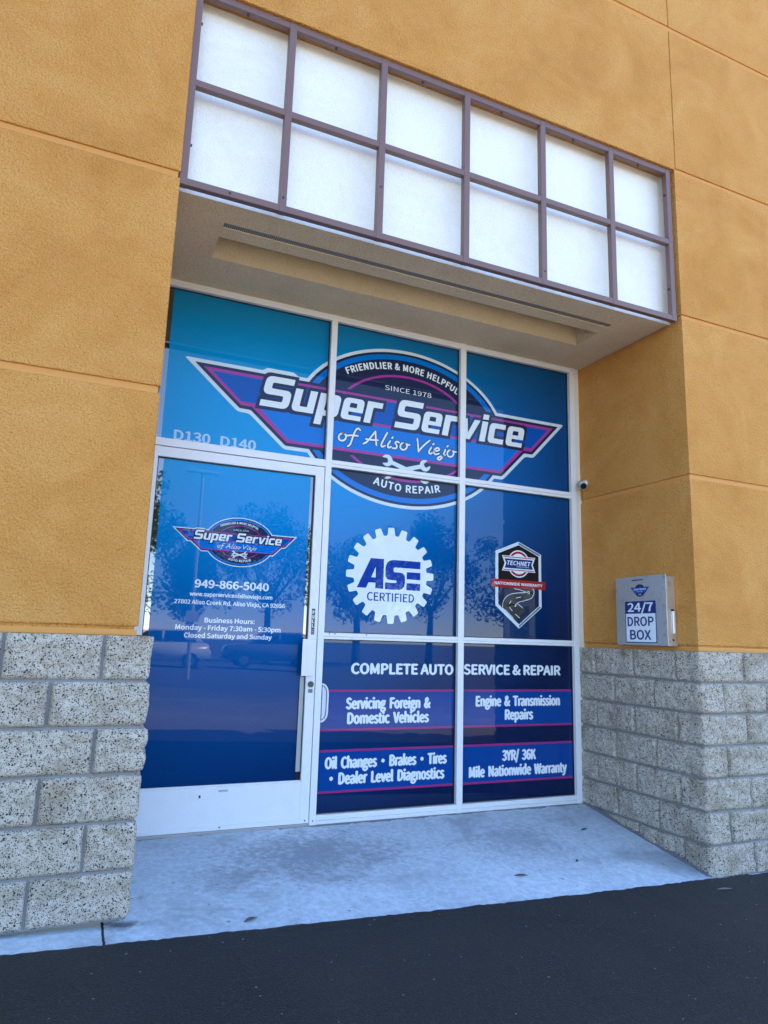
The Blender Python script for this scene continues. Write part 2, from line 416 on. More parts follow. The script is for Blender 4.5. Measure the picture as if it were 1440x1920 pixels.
for y in [-0.45, -0.3, -0.15, -0.05, 0.1, 0.3, 0.5, 0.7, 0.9, 1.1, 1.22]:
    rows.append([bm.verts.new((x, y, zA(x, y))) for x in axs])
for a, b in zip(rows, rows[1:]):
    for i in range(len(axs)-1): bm.faces.new((a[i], a[i+1], b[i+1], b[i]))
me = bpy.data.meshes.new('pavement'); bm.to_mesh(me); bm.free()
tag(link('pavement', me, M_CONC, None, True), 'stained pale concrete apron sloping out from the shop door', 'pavement', kind='structure')

# ------------------------------------------------------------------ building
bld = empty('shop_building', (1.8, 1.14, -1.25), 'ochre stucco shop front with grey block base and blue wrapped entrance', 'building')
b = B()
t = 0.018                                      # groove depth
# cores behind the grooves
b.quadbox((-7, t, -0.05), (-t, 1.30, 8.0-1.0+0.0))
b.prism([(W+t, t), (14, t), (14, 1.3), (W-0.022+t, 1.30)], 'z', -0.05, TOP)
b.quadbox((-t-0.001, t+0.002, Z3+0.02), (W+t+0.001, 0.30, TOP-0.002))
edges = [(0.045, Z1-GH), (Z1+GH, Z2-GH), (Z2+GH, Z3-GH)]
def slab_left(z0, z1): b.quadbox((-7.01, 0, z0), (0, 1.295, z1), 0.005)
def slab_right(z0, z1):
    n0 = len(b.bm.faces)
    b.prism([(W, 0), (14.01, 0), (14.01, 1.295), (W-0.022, 1.295)], 'z', z0, z1)
    b.bm.faces.ensure_lookup_table()
    fs = b.bm.faces[n0:]
    es = list(set(e for f in fs for e in f.edges))
    bmesh.ops.bevel(b.bm, geom=es, offset=0.005, segments=2, affect='EDGES', profile=0.5)
for z0, z1 in edges: slab_left(z0, z1); slab_right(z0, z1)
for z0, z1 in ((Z3, Z4-GH), (Z4+GH, 6.2-GH), (6.2+GH, TOP+0.02)):
    zz = Z3+GH if z0 == Z3 else z0
    b.quadbox((-7.01, 0, zz), (-0.004, 0.29, z1), 0.005)
    b.quadbox((W+0.016, 0, zz), (14.01, 0.29, z1), 0.005)
    b.quadbox((-0.004, 0.0005, z0+0.002), (W+0.010, 0.2895, z1), 0.005)
# roof deck so that the sun stays behind the parapet
b.quadbox((-7, 0.3, TOP-0.4), (14, 9, TOP-0.2)); b.quadbox((-7, 8.8, -1.3), (14, 9.0, TOP-0.41))
b.quadbox((-7.0, 1.301, -1.3), (-6.8, 8.79, TOP-0.41)); b.quadbox((13.8, 1.301, -1.3), (14.0, 8.79, TOP-0.41))
wall = b.build('stucco_wall', M_OCHRE, bld)
wall['label'] = 'ochre dashed stucco wall with recessed panel joints'
# painted reveal channels lining the panel joints
M_TRIM = mat('smooth_ochre_trim', (0.60, 0.270, 0.062), 0.7)
for zc in (Z1, Z2, Z3):
    b = B(); b.quadbox((-7.004, 0.0115, zc-GH-0.004), (-0.0115, 1.29, zc+GH+0.004)); b.build('joint_channel', M_TRIM, bld)
    b = B(); b.prism([(W+0.0115, 0.0115), (14.004, 0.0115), (14.004, 1.29), (W-0.022+0.0115, 1.29)], 'z', zc-GH-0.004, zc+GH+0.004); b.build('joint_channel', M_TRIM, bld)
b = B(); b.quadbox((-7.004, 0.0105, Z4-GH-0.004), (14.004, 0.28, Z4+GH+0.004)); b.build('joint_channel', M_TRIM, bld)
# smooth painted trims inside the lowest groove
b = B()
b.quadbox((-7.02, 0.006, 0.002), (-0.006, 1.29, 0.030)); b.prism([(W+0.006, 0.006), (14.02, 0.006), (14.02, 1.29), (W-0.016, 1.29)], 'z', 0.002, 0.030)
b.build('base_trim', M_TRIM, bld)

# ---- split-face block bases
CM = 0.2032
def stone_base(name, corner, front_dir, side_len, front_len, front_half_even, courses, zbot):
    cx, cy = corner
    sub = [-0.0070, -0.0052, 0.0, 0.0052, 0.0070] + [0.0070+0.0094*i for i in range(1, 20)]
    def lines(L):
        out = []
        for k in range(int(L/CM)+1):
            for s_ in sub:
                v = k*CM+s_
                if 0 <= v <= L and (not out or v > out[-1]+0.001): out.append(v)
        return out
    us = [-v for v in lines(side_len)[::-1]][:-1] + lines(front_len)
    zs = []
    for k in range(courses+1):
        for s_ in sub:
            v = -(k*CM+s_)
            if zbot <= v <= 0.0 and (not zs or v < zs[-1]-0.001): zs.append(v)
    bm = bmesh.new(); lay = bm.verts.layers.float.new('joint'); grid = []
    fx = front_dir
    for z in zs:
        row = []; k = int(-z/CM); fz = -z - k*CM; ez = min(fz, CM-fz)
        if k == 0 and fz < 0.1: ez = max(ez, 0.012+fz)      # no joint at the very top
        if k >= courses: k = courses-1
        even = (k % 2 == 0)
        for u in us:
            # block index along the strip; a corner block wraps u in [-a, c]
            f_half = (even == front_half_even)
            c = CM if f_half else 2*CM; a = 2*CM if f_half else CM
            if -a <= u <= c: idx = 0; eu = min(u+a, c-u)
            elif u > c: q = (u-c)/(2*CM); idx = 1+int(q); d_ = (q-int(q))*2*CM; eu = min(d_, 2*CM-d_)
            else: q = (-a-u)/(2*CM); idx = -1-int(q); d_ = (q-int(q))*2*CM; eu = min(d_, 2*CM-d_)
            e = min(ez, eu*0.95); j = 1.0 if e < 0.0060 else 0.0
            ramp = max(0.0, min(1.0, (e-0.0054)/0.0075)); ramp = ramp*(2-ramp)
            sd_ = idx*17.3+k*5.1+cx*3
            pz = (u*3.2+sd_, z*5.0, sd_)
            h = 0.0085 + 0.013*noise.noise(pz) + 0.018*abs(noise.noise((u*7+sd_, z*10, 7))) + 0.006*noise.noise((u*33, z*33, 2)) + 0.004*noise.noise((u*80, z*80, 4))
            h = -0.010 + ramp*(0.010+h)
            if u <= 0: p = Vector((cx, cy-u, z)); nn = Vector((fx*-1.0, 0, 0))
            else: p = Vector((cx+fx*u, cy, z)); nn = Vector((0, -1, 0))
            if abs(u) < 1e-6: off = (Vector((-fx, 0, 0))+Vector((0, -1, 0)))*(h-0.007)
            else:
                off = nn*h
                if abs(u) < 0.03:                              # knock the arris off
                    t_ = 1-abs(u)/0.03; off -= nn*0.006*t_*t_
            v = bm.verts.new(p+off); v[lay] = j; row.append(v)
        grid.append(row)
    for r0, r1 in zip(grid, grid[1:]):
        for i in range(len(us)-1):
            bm.faces.new((r0[i], r1[i], r1[i+1], r0[i+1]) if fx > 0 else (r0[i], r0[i+1], r1[i+1], r1[i]))
    # plain return beyond the modelled part, top ledge and underside
    L = front_len; far = cx+fx*L
    bx = B(); bx.bm.free(); bx.bm = bm
    x_far = cx+fx*(L+9)
    xa, xb = sorted((far, x_far)); bx.quadbox((xa, cy, zbot), (xb, cy+0.25, -0.002))
    xin = cx+fx*0.012; xa, xb = sorted((xin, far)); yb = cy+side_len
    bx.quadbox((xa, cy+0.011, zbot+0.001), (xb, yb, -0.0035))
    return bx.build(name, M_STONE, bld, False)
s1 = stone_base('block_base', (0.056, -0.056), -1, 1.0, 2.85, True, 6, -6*CM)
s2 = stone_base('block_base', (W-0.056, -0.056), 1, 1.21, 3.87, False, 8, -8*CM+0.01)
for o in (s1, s2):
    for p in o.data.polygons: p.use_smooth = len(p.vertices) == 4 and p.area < 0.001
    bm2 = bmesh.new(); bm2.from_mesh(o.data); bmesh.ops.recalc_face_normals(bm2, faces=bm2.faces[:]); bm2.to_mesh(o.data); bm2.free()
M_FOOT = make_paint('stained_footing', (0.22, 0.20, 0.17), 0.9, 0.5)
b = B(); b.quadbox((-7, -0.012, -1.6), (-0.045, 1.0, -1.2205)); b.quadbox((-0.044, 0.03, -1.6), (0.035, 1.1, -1.2215)); b.build('footing', M_FOOT, bld)
# mortar skirt along the foot of the right base
b = B(); n = 30
for i in range(n):
    y0 = -0.05+1.16*i/n; y1 = -0.05+1.16*(i+1)/n
    hh = 0.016+0.010*abs(noise.noise((y0*7, 0, 0))); xo = 0.006*noise.noise((y0*9, 3, 0))
    z = min(zA(W, y0), zA(W, y1))
    b.prism([(W-0.080+xo, z-0.03), (W-0.060, z-0.03), (W-0.060, z+hh+0.012), (W-0.074+xo, z+hh)], 'y', y0, y1)
b.build('mortar_skirt', mat('grey_mortar', (0.16, 0.16, 0.17), 0.9), bld)

# ---- soffit with light trough and vent
b = B(); y0, y1 = 0.125, 1.19
ra, rb, rc, rd = 0.297, 3.236, 0.478, 0.735
va, vb, vc, vd = 0.295, 3.234, 0.316, 0.373
zt = ZS+0.02
for (xa, xb, ya, yb) in ((0.0, W, y0, vc), (0.0, W, rd, y1), (0.0, va, vc, rd), (rb, W, vc, rd), (va, rb, vd, rc)):
    b.quadbox((xa+0.0003, ya+0.0003, ZS-0.005), (xb-0.0003, yb-0.0003, zt))
b.quadbox((ra-0.02, rd, zt), (rb+0.02, rd+0.02, zt+0.2)); b.quadbox((ra-0.02, rc-0.02, zt), (rb+0.02, rc, zt+0.2))
b.quadbox((ra-0.02, rc, zt), (ra, rd, zt+0.2)); b.quadbox((rb, rc, zt), (rb+0.02, rd, zt+0.2)); b.quadbox((ra-0.02, rc-0.02, zt+0.2), (rb+0.02, rd+0.02, zt+0.22))
sof = b.build('soffit', M_SOFFIT, bld)
mv = mat('perforated_vent_metal', (0.25, 0.25, 0.23), 0.5, 0.3); n = N(mv)
wv = n.new('ShaderNodeTexWave'); wv.inputs['Scale'].default_value = 26; n.link(n.tc.outputs['Object'], wv.inputs[0])
n.col(n.ramp(wv.outputs['Fac'], (0.25, (0.10, 0.10, 0.095)), (0.65, (0.32, 0.31, 0.26))))
b = B(); b.quadbox((va+0.001, vc+0.001, ZS-0.0035), (vb-0.001, vd-0.013, ZS+0.0185)); b.build('vent_strip', mv, sof)
b = B(); b.quadbox((va, vd-0.012, ZS-0.010), (vb, vd+0.004, ZS+0.004)); b.build('vent_lip', M_SOFFIT, sof)
# ---- pale stucco panel behind the grille
b = B(); b.quadbox((-0.02, 0.1215, ZS-0.0056), (W+0.03, 0.1245, Z3+0.025)); pan = b.build('fascia_panel', M_CREAM, bld)
pan['label'] = 'white stucco panel behind the brown grille'

# ---- grille of square steel tube
b = B(); gy0, gy1 = 0.018, 0.060; hw = 0.0215
gx = [0.017, 0.569, 1.171, 1.779, 2.391, 3.001, 3.561]
gz = [2.424, 3.040, 3.636]
for x in gx: b.quadbox((x-hw, gy0, gz[0]-hw), (x+hw, gy1, gz[2]+hw), 0.003)
for z in gz:
    for xa, xb in zip(gx, gx[1:]): b.quadbox((xa+hw-0.001, gy0+0.0015, z-hw+0.001), (xb-hw+0.001, gy1-0.0015, z+hw-0.001), 0.003)
gri = b.build('grille', M_BROWN, bld); gri['label'] = 'mauve brown steel grille of twelve square openings'
M_BOLT = mat('dark_bolt', (0.05, 0.04, 0.045), 0.4, 0.5)
def stud(name, p, q, r, m_, parent, seg=10): b = B(); b.cyl(p, q, r, seg=seg); return b.build(name, m_, parent)
for z in (2.66, 3.44):
    stud('bolt', (gx[0]+hw-0.001, 0.04, z), (gx[0]+hw+0.009, 0.04, z), 0.008, M_BOLT, gri); stud('bolt', (gx[6]-hw-0.009, 0.04, z), (gx[6]-hw+0.001, 0.04, z), 0.008, M_BOLT, gri)
for x in gx[:-1]: stud('bolt', (x+0.28, 0.04, gz[2]-hw-0.006), (x+0.28, 0.04, gz[2]-hw+0.001), 0.008, M_BOLT, gri)
for x, z in ((gx[1], 2.49), (gx[1]-0.30, 2.424), (gx[2], 2.75), (gx[4], 2.5)): stud('bolt', (x, gy0-0.003, z), (x, gy0+0.001, z), 0.006, M_BOLT, gri)

# ---- aluminium storefront frame
xM1, xM2, xRJ = (1.273, 1.320), (2.393, 2.444), (3.490, 3.540)
yF, yB = D, 1.25
b = B(); bv = 0.0025
for x0, x1 in (xM1, xM2, xRJ, (-0.012, 0.040)):
    b.quadbox((x0, yF, -1.213), (x1, yB, ZS-0.003), bv)
def rail(x0, x1, z0, z1, seam=True):
    if seam:
        zm = z0+(z1-z0)*0.42
        b.quadbox((x0-0.001, yF+0.002, zm+0.0012), (x1+0.001, yB-0.002, z1), bv); b.quadbox((x0-0.001, yF+0.004, z0), (x1+0.001, yB-0.003, zm-0.0012), bv)
        b.quadbox((x0, yF+0.01, z0+0.003), (x1, yB-0.01, z1-0.003))
    else: b.quadbox((x0-0.001, yF+0.002, z0), (x1+0.001, yB-0.002, z1), bv)
cells = [(0.040, xM1[0]), (xM1[1], xM2[0]), (xM2[1], xRJ[0])]
for x0, x1 in cells: rail(x0, x1, 2.381, ZS-0.004, False)
rail(*cells[0], 1.239, 1.292, False); rail(*cells[1], 1.245, 1.297); rail(*cells[2], 1.245, 1.298)
for c_ in cells[1:]: rail(*c_, 0.007, 0.052); rail(*c_, -1.212, -1.152)
fr = b.build('storefront_frame', M_WHITE, bld); fr['label'] = 'white aluminium storefront mullions and rails'
b = B(); b.quadbox((3.541, yF+0.008, -1.25), (3.60, yB, ZS-0.006), 0.002); b.quadbox((0.0, yF+0.006, 2.4262), (3.6, yF+0.03, ZS-0.0052)); b.build('caulk', M_CAULK, fr)
for x, z in ((1.36, 0.045), (1.40, 0.045), (1.64, 0.044), (1.297, -1.185), (3.52, 2.405), (3.53, 2.37)): stud('screw', (x, yF-0.0008, z), (x, yF+0.004, z), 0.0045, M_GASKET, fr)

# ---- window panes, each with its film
def window(x0, x1, z0, z1, film, label):
    b = B(); b.quadbox((x0-0.004, GY, z0-0.004), (x1+0.004, GY+0.008, z1+0.004)); o = b.build('window', M_GLASS, bld); o['label'] = label
    b = B(); g = 0.006
    for a in ((x0, z0, x0+g, z1), (x1-g, z0, x1, z1), (x0+g, z0, x1-g, z0+g), (x0+g, z1-g, x1-g, z1)):
        b.quadbox((a[0], GY-0.012, a[1]), (a[2], GY-0.0005, a[3]))
    b.build('gasket', M_GASKET, o)
    fl = Flat(shopfront(GY)); fa, fb, fc, fd = film
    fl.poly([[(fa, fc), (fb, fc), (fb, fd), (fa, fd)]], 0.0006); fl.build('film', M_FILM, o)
    return o
w_tl = window(*cells[0], 1.292, 2.381, (0.124, 1.270, 1.295, 2.378), 'upper pane over the door carrying D130 D140')
w_tc = window(*cells[1], 1.297, 2.381, (1.325, 2.389, 1.30, 2.378), 'upper middle pane behind the round badge')
w_tr = window(*cells[2], 1.298, 2.381, (2.448, 3.487, 1.30, 2.378), 'upper right pane with the end of the badge wing')
w_mc = window(*cells[1], 0.052, 1.245, (1.325, 2.389, 0.055, 1.242), 'middle pane with the white gear')
w_mr = window(*cells[2], 0.052, 1.245, (2.448, 3.487, 0.055, 1.242), 'middle right pane with the warranty shield')
w_bc = window(*cells[1], -1.152, 0.007, (1.325, 2.389, -1.149, 0.004), 'lower pane listing foreign and domestic servicing')
w_br = window(*cells[2], -1.152, 0.007, (2.448, 3.487, -1.149, 0.004), 'lower right pane listing engine repairs and warranty')

# ---- door
dx0, dx1, dz0, dz1 = 0.044, 1.2685, -1.196, 1.2345
b = B(); yd = D+0.001; yb_ = D+0.046
gx0, gx1, gz0, gz1 = 0.113, 1.203, -0.934, 1.165
b.quadbox((dx0, yd, dz0), (gx0, yb_, dz1), 0.003); b.quadbox((gx1, yd, dz0), (dx1, yb_, dz1), 0.003)
b.quadbox((gx0-0.001, yd+0.001, gz1), (gx1+0.001, yb_-0.001, dz1-0.001), 0.003); b.quadbox((gx0-0.001, yd+0.001, dz0+0.001), (gx1+0.001, yb_-0.001, gz0), 0.003)
b.quadbox((gx0, yd+0.006, gz0), (gx1, yd+0.020, gz0+0.010), 0.002)
door = b.build('door', M_WHITE, bld); door['label'] = 'white framed glass entrance door wrapped in blue film'
b = B(); b.quadbox((gx0-0.004, yd+0.028, gz0-0.004), (gx1+0.004, yd+0.036, gz1+0.004)); b.build('glass', M_GLASS, door)
b = B(); g = 0.007
for a in ((gx0, gz0+0.01, gx0+g, gz1), (gx1-g, gz0+0.01, gx1, gz1), (gx0+g, gz1-g, gx1-g, gz1)): b.quadbox((a[0], yd+0.018, a[1]), (a[2], yd+0.0275, a[3]))
b.build('gasket', M_GASKET, door)
DG = yd+0.028
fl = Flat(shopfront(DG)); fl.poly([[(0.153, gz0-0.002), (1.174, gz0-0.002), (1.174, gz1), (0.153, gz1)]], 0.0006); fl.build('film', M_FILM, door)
b = B(); b.quadbox((0.041, D+0.004, -1.213), (1.272, 1.25, -1.199), 0.002)
b.quadbox((0.05, D-0.012, -1.213), (1.272, D+0.003, -1.2075), 0.001); b.build('threshold', mat('worn_aluminium', (0.45, 0.45, 0.46), 0.45, 0.8), bld)
b = B(); b.quadbox((0.10, D-0.004, -1.195), (1.2685, D+0.0005, -1.168), 0.0015); b.build('door_sweep', M_WHITE, door)
b = B(); b.quadbox((1.158, D-0.030, -0.243), (1.252, D-0.026, 0.004), 0.0015); b.quadbox((1.190, D-0.031, -0.243), (1.212, D-0.0255, 0.004)); b.quadbox((1.215, D-0.026, -0.23), (1.252, D+0.0005, -0.01))
b.build('latch_guard', mat('brushed_plate', (0.62, 0.63, 0.66), 0.4, 0.35), door)
b = B(); b.cyl((1.238, D-0.010, -0.300), (1.238, D+0.002, -0.300), 0.020, seg=28); b.cyl((1.238, D-0.013, -0.300), (1.238, D-0.0095, -0.300), 0.012, seg=20)
b.build('lock', mat('dark_lock_metal', (0.055, 0.075, 0.085), 0.35, 0.6), door)
b = B(); b.quadbox((1.166, D-0.004+0.02, -0.87), (1.196, D+0.026, -0.25), 0.001); b.quadbox((1.166, D+0.0155, -0.475), (1.194, D+0.0158, -0.455)); b.build('inner_push_bar', mat('grey_bar', (0.36, 0.37, 0.36), 0.5), door)
for x, z in ((0.68, -1.178), (1.24, -1.178), (0.545, -0.985), (0.545, -0.992)): stud('screw', (x, D-0.0055, z), (x, D+0.0015, z), 0.005, M_GASKET, door)
b = B(); b.quadbox((0.66, D+0.0005, -0.968), (0.72, D+0.003, -0.955), 0.001); b.build('drip_tab', mat('tab_grey', (0.42, 0.42, 0.42), 0.5), door)
# PULL sticker
fl = Flat(shopfront(D+0.001)); x0, x1, za, zb = 1.2225, 1.2465, 0.035, 0.213
fl.poly([[(x0, za), (x1, za), (x1, zb), (x0, zb)]], 0.0006, 0)
for i, ch in enumerate('PULL'): text(fl, ch, x0+0.005, x1-0.005, zb-0.037-i*0.0305, 0.023, 0.0011, 0.06, mi=1)
for i in range(3): fl.poly([[(x0+0.003, za+0.006+i*0.012), (x1-0.003, za+0.006+i*0.012), (x1-0.003, za+0.013+i*0.012), (x0+0.003, za+0.013+i*0.012)]], 0.0011, 2)
fl.build('pull_sign', [mat('sticker_black', (0.02, 0.028, 0.035), 0.4), M_VWHITE, mat('sticker_grey', (0.25, 0.28, 0.3), 0.4)], door)
fl = Flat(shopfront(D+0.001)); fl.poly([[(1.222, -0.358), (1.254, -0.358), (1.254, -0.332), (1.222, -0.332)]], 0.0006, 0)
text(fl, 'LOCK', 1.225, 1.251, -0.342, 0.007, 0.0011, 0.0, mi=1); text(fl, 'HERE', 1.225, 1.251, -0.354, 0.007, 0.0011, 0.0, mi=1)
fl.poly([[(1.2235, -0.3572), (1.2525, -0.3572), (1.2525, -0.3562), (1.2235, -0.3562)]], 0.0011, 1)
fl.build('lock_sticker', [mat('sticker_black', (0, 0, 0)), M_VWHITE], door)
# reflection of the door pull beside the jamb, built as a D-shaped plate
b = B(); hx = 1.321
loop = [(hx, -0.300), (hx+0.018, -0.303), (hx+0.040, -0.325), (hx+0.047, -0.36), (hx+0.047, -0.49), (hx+0.040, -0.525), (hx+0.018, -0.546), (hx, -0.549)]
b.prism(rounded(offset(loop, -0.010), 0.01, 3), 'y', D+0.012, D+0.030); pl = b.build('pull_reflection', mat('pale_pull_reflection', (0.60, 0.64, 0.78), 0.4), bld)
b = B(); b.tube([(x, D+0.006, z) for x, z in rounded(loop, [0, .02, .02, .03, .03, .02, .02, 0], 4)], 0.007, 10); b.build('pull_reflection_rim', M_WHITE, pl)

# ------------------------------------------------------------------ lettering and emblem artwork
PH = 0.2345                                                       # cap height of the big name
def P_(pts, rads=None): return (pts, rads or 0.0)
GLY = {
 'S': (0.95, [P_([(0.95, 1), (0, 1), (0, 0.4), (0.70, 0.4), (0.70, 0.2), (0, 0.2), (0, 0), (0.95, 0), (0.95, 0.6), (0.25, 0.6), (0.25, 0.8), (0.95, 0.8)], [0, .22, .2, .06, .06, 0, 0, .22, .2, .06, .06, 0])]),
 'u': (0.76, [P_([(0, .74), (0, 0), (.76, 0), (.76, .74), (.51, .74), (.51, .18), (.25, .18), (.25, .74)], [0, .18, 0, 0, 0, 0, .05, 0])]),
 'p': (0.76, [P_([(0, .74), (.76, .74), (.76, 0), (.25, 0), (.25, -.31), (0, -.31)], [0, .18, .18, 0, 0, 0]), P_([(.25, .56), (.51, .56), (.51, .18), (.25, .18)], [0, .05, .05, 0])]),
 'e': (0.76, [P_([(0, .74), (.76, .74), (.76, .28), (.25, .28), (.25, .16), (.74, .16), (.74, 0), (0, 0)], [.18, .18, 0, 0, .05, 0, 0, .18]), P_([(.25, .58), (.51, .58), (.51, .42), (.25, .42)], [.05, .05, 0, 0])]),
 'r': (0.58, [P_([(0, 0), (0, .74), (.58, .74), (.58, .55), (.25, .55), (.25, 0)], [0, 0, 0, 0, .06, 0])]),
 'v': (0.80, [P_([(0, .74), (.25, .74), (.37, .24), (.56, .74), (.81, .74), (.49, 0), (.22, 0)], 0.0)]),
 'i': (0.25, [P_([(0, 0), (0, .74), (.25, .74), (.25, 0)], 0.0), P_([(0, .81), (0, 1.0), (.25, 1.0), (.25, .81)], 0.0)]),
 'c': (0.70, [P_([(.70, .74), (0, .74), (0, 0), (.69, 0), (.69, .18), (.25, .18), (.25, .56), (.70, .56)], [0, .18, .18, 0, 0, .05, .05, 0])]),
}
def word(fl, wd, x0, x1, zb, cap, out, grow=0.0, mi=0, gap=0.10, shear=0.20):
    tot = sum(GLY[c][0] for c in wd)+gap*(len(wd)-1); k = (x1-x0-shear*cap*0.6)/(tot*cap)
    pen = 0.0
    for i, ch in enumerate(wd):
        wdt, polys = GLY[ch]
        def tr(p): return (x0+(pen+p[0])*cap*k+shear*cap*p[1], zb+p[1]*cap)
        loops = []
        for j, (pts, rads) in enumerate(polys):
            hole = j > 0 and ch in 'pe'
            if hole and grow > 0:
                q = offset(pts, -grow/cap*0.8)
                if min(abs(q[0][0]-q[1][0]), abs(q[1][1]-q[2][1])) < 0.04 or grow/cap*1.6 > 0.13: continue
                loops.append([tr(p) for p in q]); continue
            q = offset(pts, grow/cap) if grow else pts
            loops.append([tr(p) for p in rounded(q, rads)])
        if ch == 'i': 
            for L_ in loops: fl.poly([L_], out+0.00006*(i % 2), mi)
        else: fl.poly(loops, out+0.00006*(i % 2), mi)
        pen += wdt+gap
SCRIPT = {  # pen strokes, x-height 0.5, ascender 1.0
 'o': (0.50, [[(.30, .50), (.12, .42), (.06, .20), (.16, .02), (.34, .06), (.42, .28), (.34, .47), (.24, .46)], [(.36, .44), (.46, .40), (.56, .42)]]),
 'f': (0.46, [[(.58, .88), (.48, .98), (.36, .85), (.26, .40), (.18, -.12), (.06, -.30)], [(.08, .44), (.30, .47), (.50, .48)]]),
 'A': (0.80, [[(.02, .02), (.20, .20), (.42, .66), (.56, .96)], [(.56, .96), (.62, .50), (.70, .04)], [(.12, .36), (.40, .36), (.74, .40)]]),
 'l': (0.34, [[(.38, 1.0), (.24, .55), (.14, .14), (.20, .01), (.34, .10)]]),
 'i': (0.32, [[(.24, .48), (.14, .16), (.20, .01), (.32, .10)], [(.31, .68), (.36, .76)]]),
 's': (0.42, [[(.40, .46), (.26, .50), (.20, .38), (.30, .22), (.26, .04), (.08, .02)]]),
 'V': (0.66, [[(.08, .92), (.16, .50), (.22, .04)], [(.22, .04), (.46, .50), (.78, .94)]]),
 'e': (0.44, [[(.08, .24), (.32, .32), (.36, .45), (.24, .50), (.08, .26), (.16, .03), (.38, .12)]]),
 'j': (0.34, [[(.28, .48), (.18, .06), (.06, -.26), (-.10, -.28), (-.06, -.14), (.30, .10)], [(.34, .68), (.40, .76)]]),
}
def script(fl, s, x0, x1, zb, h, out, pen, mi):
    tot = sum(0.34 if c == ' ' else SCRIPT[c][0] for c in s); k = (x1-x0)/(tot*h); x = 0.0; n_ = 0
    for c in s:
        if c == ' ': x += 0.34; continue
        wdt, st = SCRIPT[c]
        for q in st:
            ribbon(fl, [(x0+(x+p[0])*h*k+p[1]*h*0.10, zb+p[1]*h) for p in q], pen, out+0.00005*(n_ % 4), mi); n_ += 1
        x += wdt
def arc_text(fl, body, cx, cz, a, b_, cap, half, out, weight, top=True, mi=0):
    """letters set along an ellipse, centred at top or bottom"""
    v, f = glyphs(body, 0.0, 0, 1.06); x0 = min(p[0] for p in v); x1 = max(p[0] for p in v)
    # arc-length table
    N_ = 800; tab = []; s_ = 0; prev = None
    for i in range(N_+1):
        th = math.pi/2 - (i/N_-0.5)*math.pi*0.98
        p = Vector((a*math.cos(th), b_*math.sin(th)))
        if prev is not None: s_ += (p-prev).length
        tab.append((s_, p)); prev = p
    mid = s_/2; k = 2*half/(x1-x0); base = v
    for dx, dz, lift in bold(weight, cap):
      pts = []
      for px, py in base:
        s0 = mid+((px-x0)-(x1-x0)/2)*k+dx
        lo = max(1, min(N_-1, next((i for i, q in enumerate(tab) if q[0] >= s0), N_-1)))
        p = tab[lo][1]; tg = (tab[min(lo+1, N_)][1]-tab[lo-1][1]).normalized(); nn = Vector((-tg.y, tg.x)); h = py/CAPH*cap+dz
        p = p+tg*(s0-tab[lo][0])
        if top: q = p+nn*h; pts.append((cx+q.x, cz+q.y))
        else: q = p-nn*(h-cap); pts.append((cx-(-q.x), cz-q.y))
      fl.add(pts, f, out+lift, mi)
def wrench(fl, cx, cz, L, ang, k, out, mi):
    """double open-ended spanner outline, jaws opening outwards and a little to one side"""
    sh = 0.042*L; Rh = 0.118*L; c0 = L*0.5-Rh*0.55; half = []
    a0 = math.asin(sh/Rh); tilt = R(18)
    for i in range(15):                                            # upper side of the head up to the jaw
        th = math.pi-a0-(math.pi-a0-tilt-R(30))*i/14; half.append((c0+Rh*math.cos(th), Rh*math.sin(th)))
    jw = Rh*0.46
    for d, w_ in ((0.55, jw), (-0.05, jw*0.85), (-0.15, 0), (-0.05, -jw*0.85), (0.55, -jw)):
        half.append((c0+d*Rh*math.cos(tilt)-w_*math.sin(tilt), d*Rh*math.sin(tilt)+w_*math.cos(tilt)))
    for i in range(15):
        th = tilt-R(30)-(math.pi-a0+tilt-R(30))*i/14; half.append((c0+Rh*math.cos(th), Rh*math.sin(th)))
    poly = half + [(-x, -y) for x, y in half]
    ca, sa = math.cos(ang), math.sin(ang)
    fl.poly([[(cx+k*(x*ca-y*sa), cz+k*(x*sa+y*ca)) for x, y in poly]], out, mi)

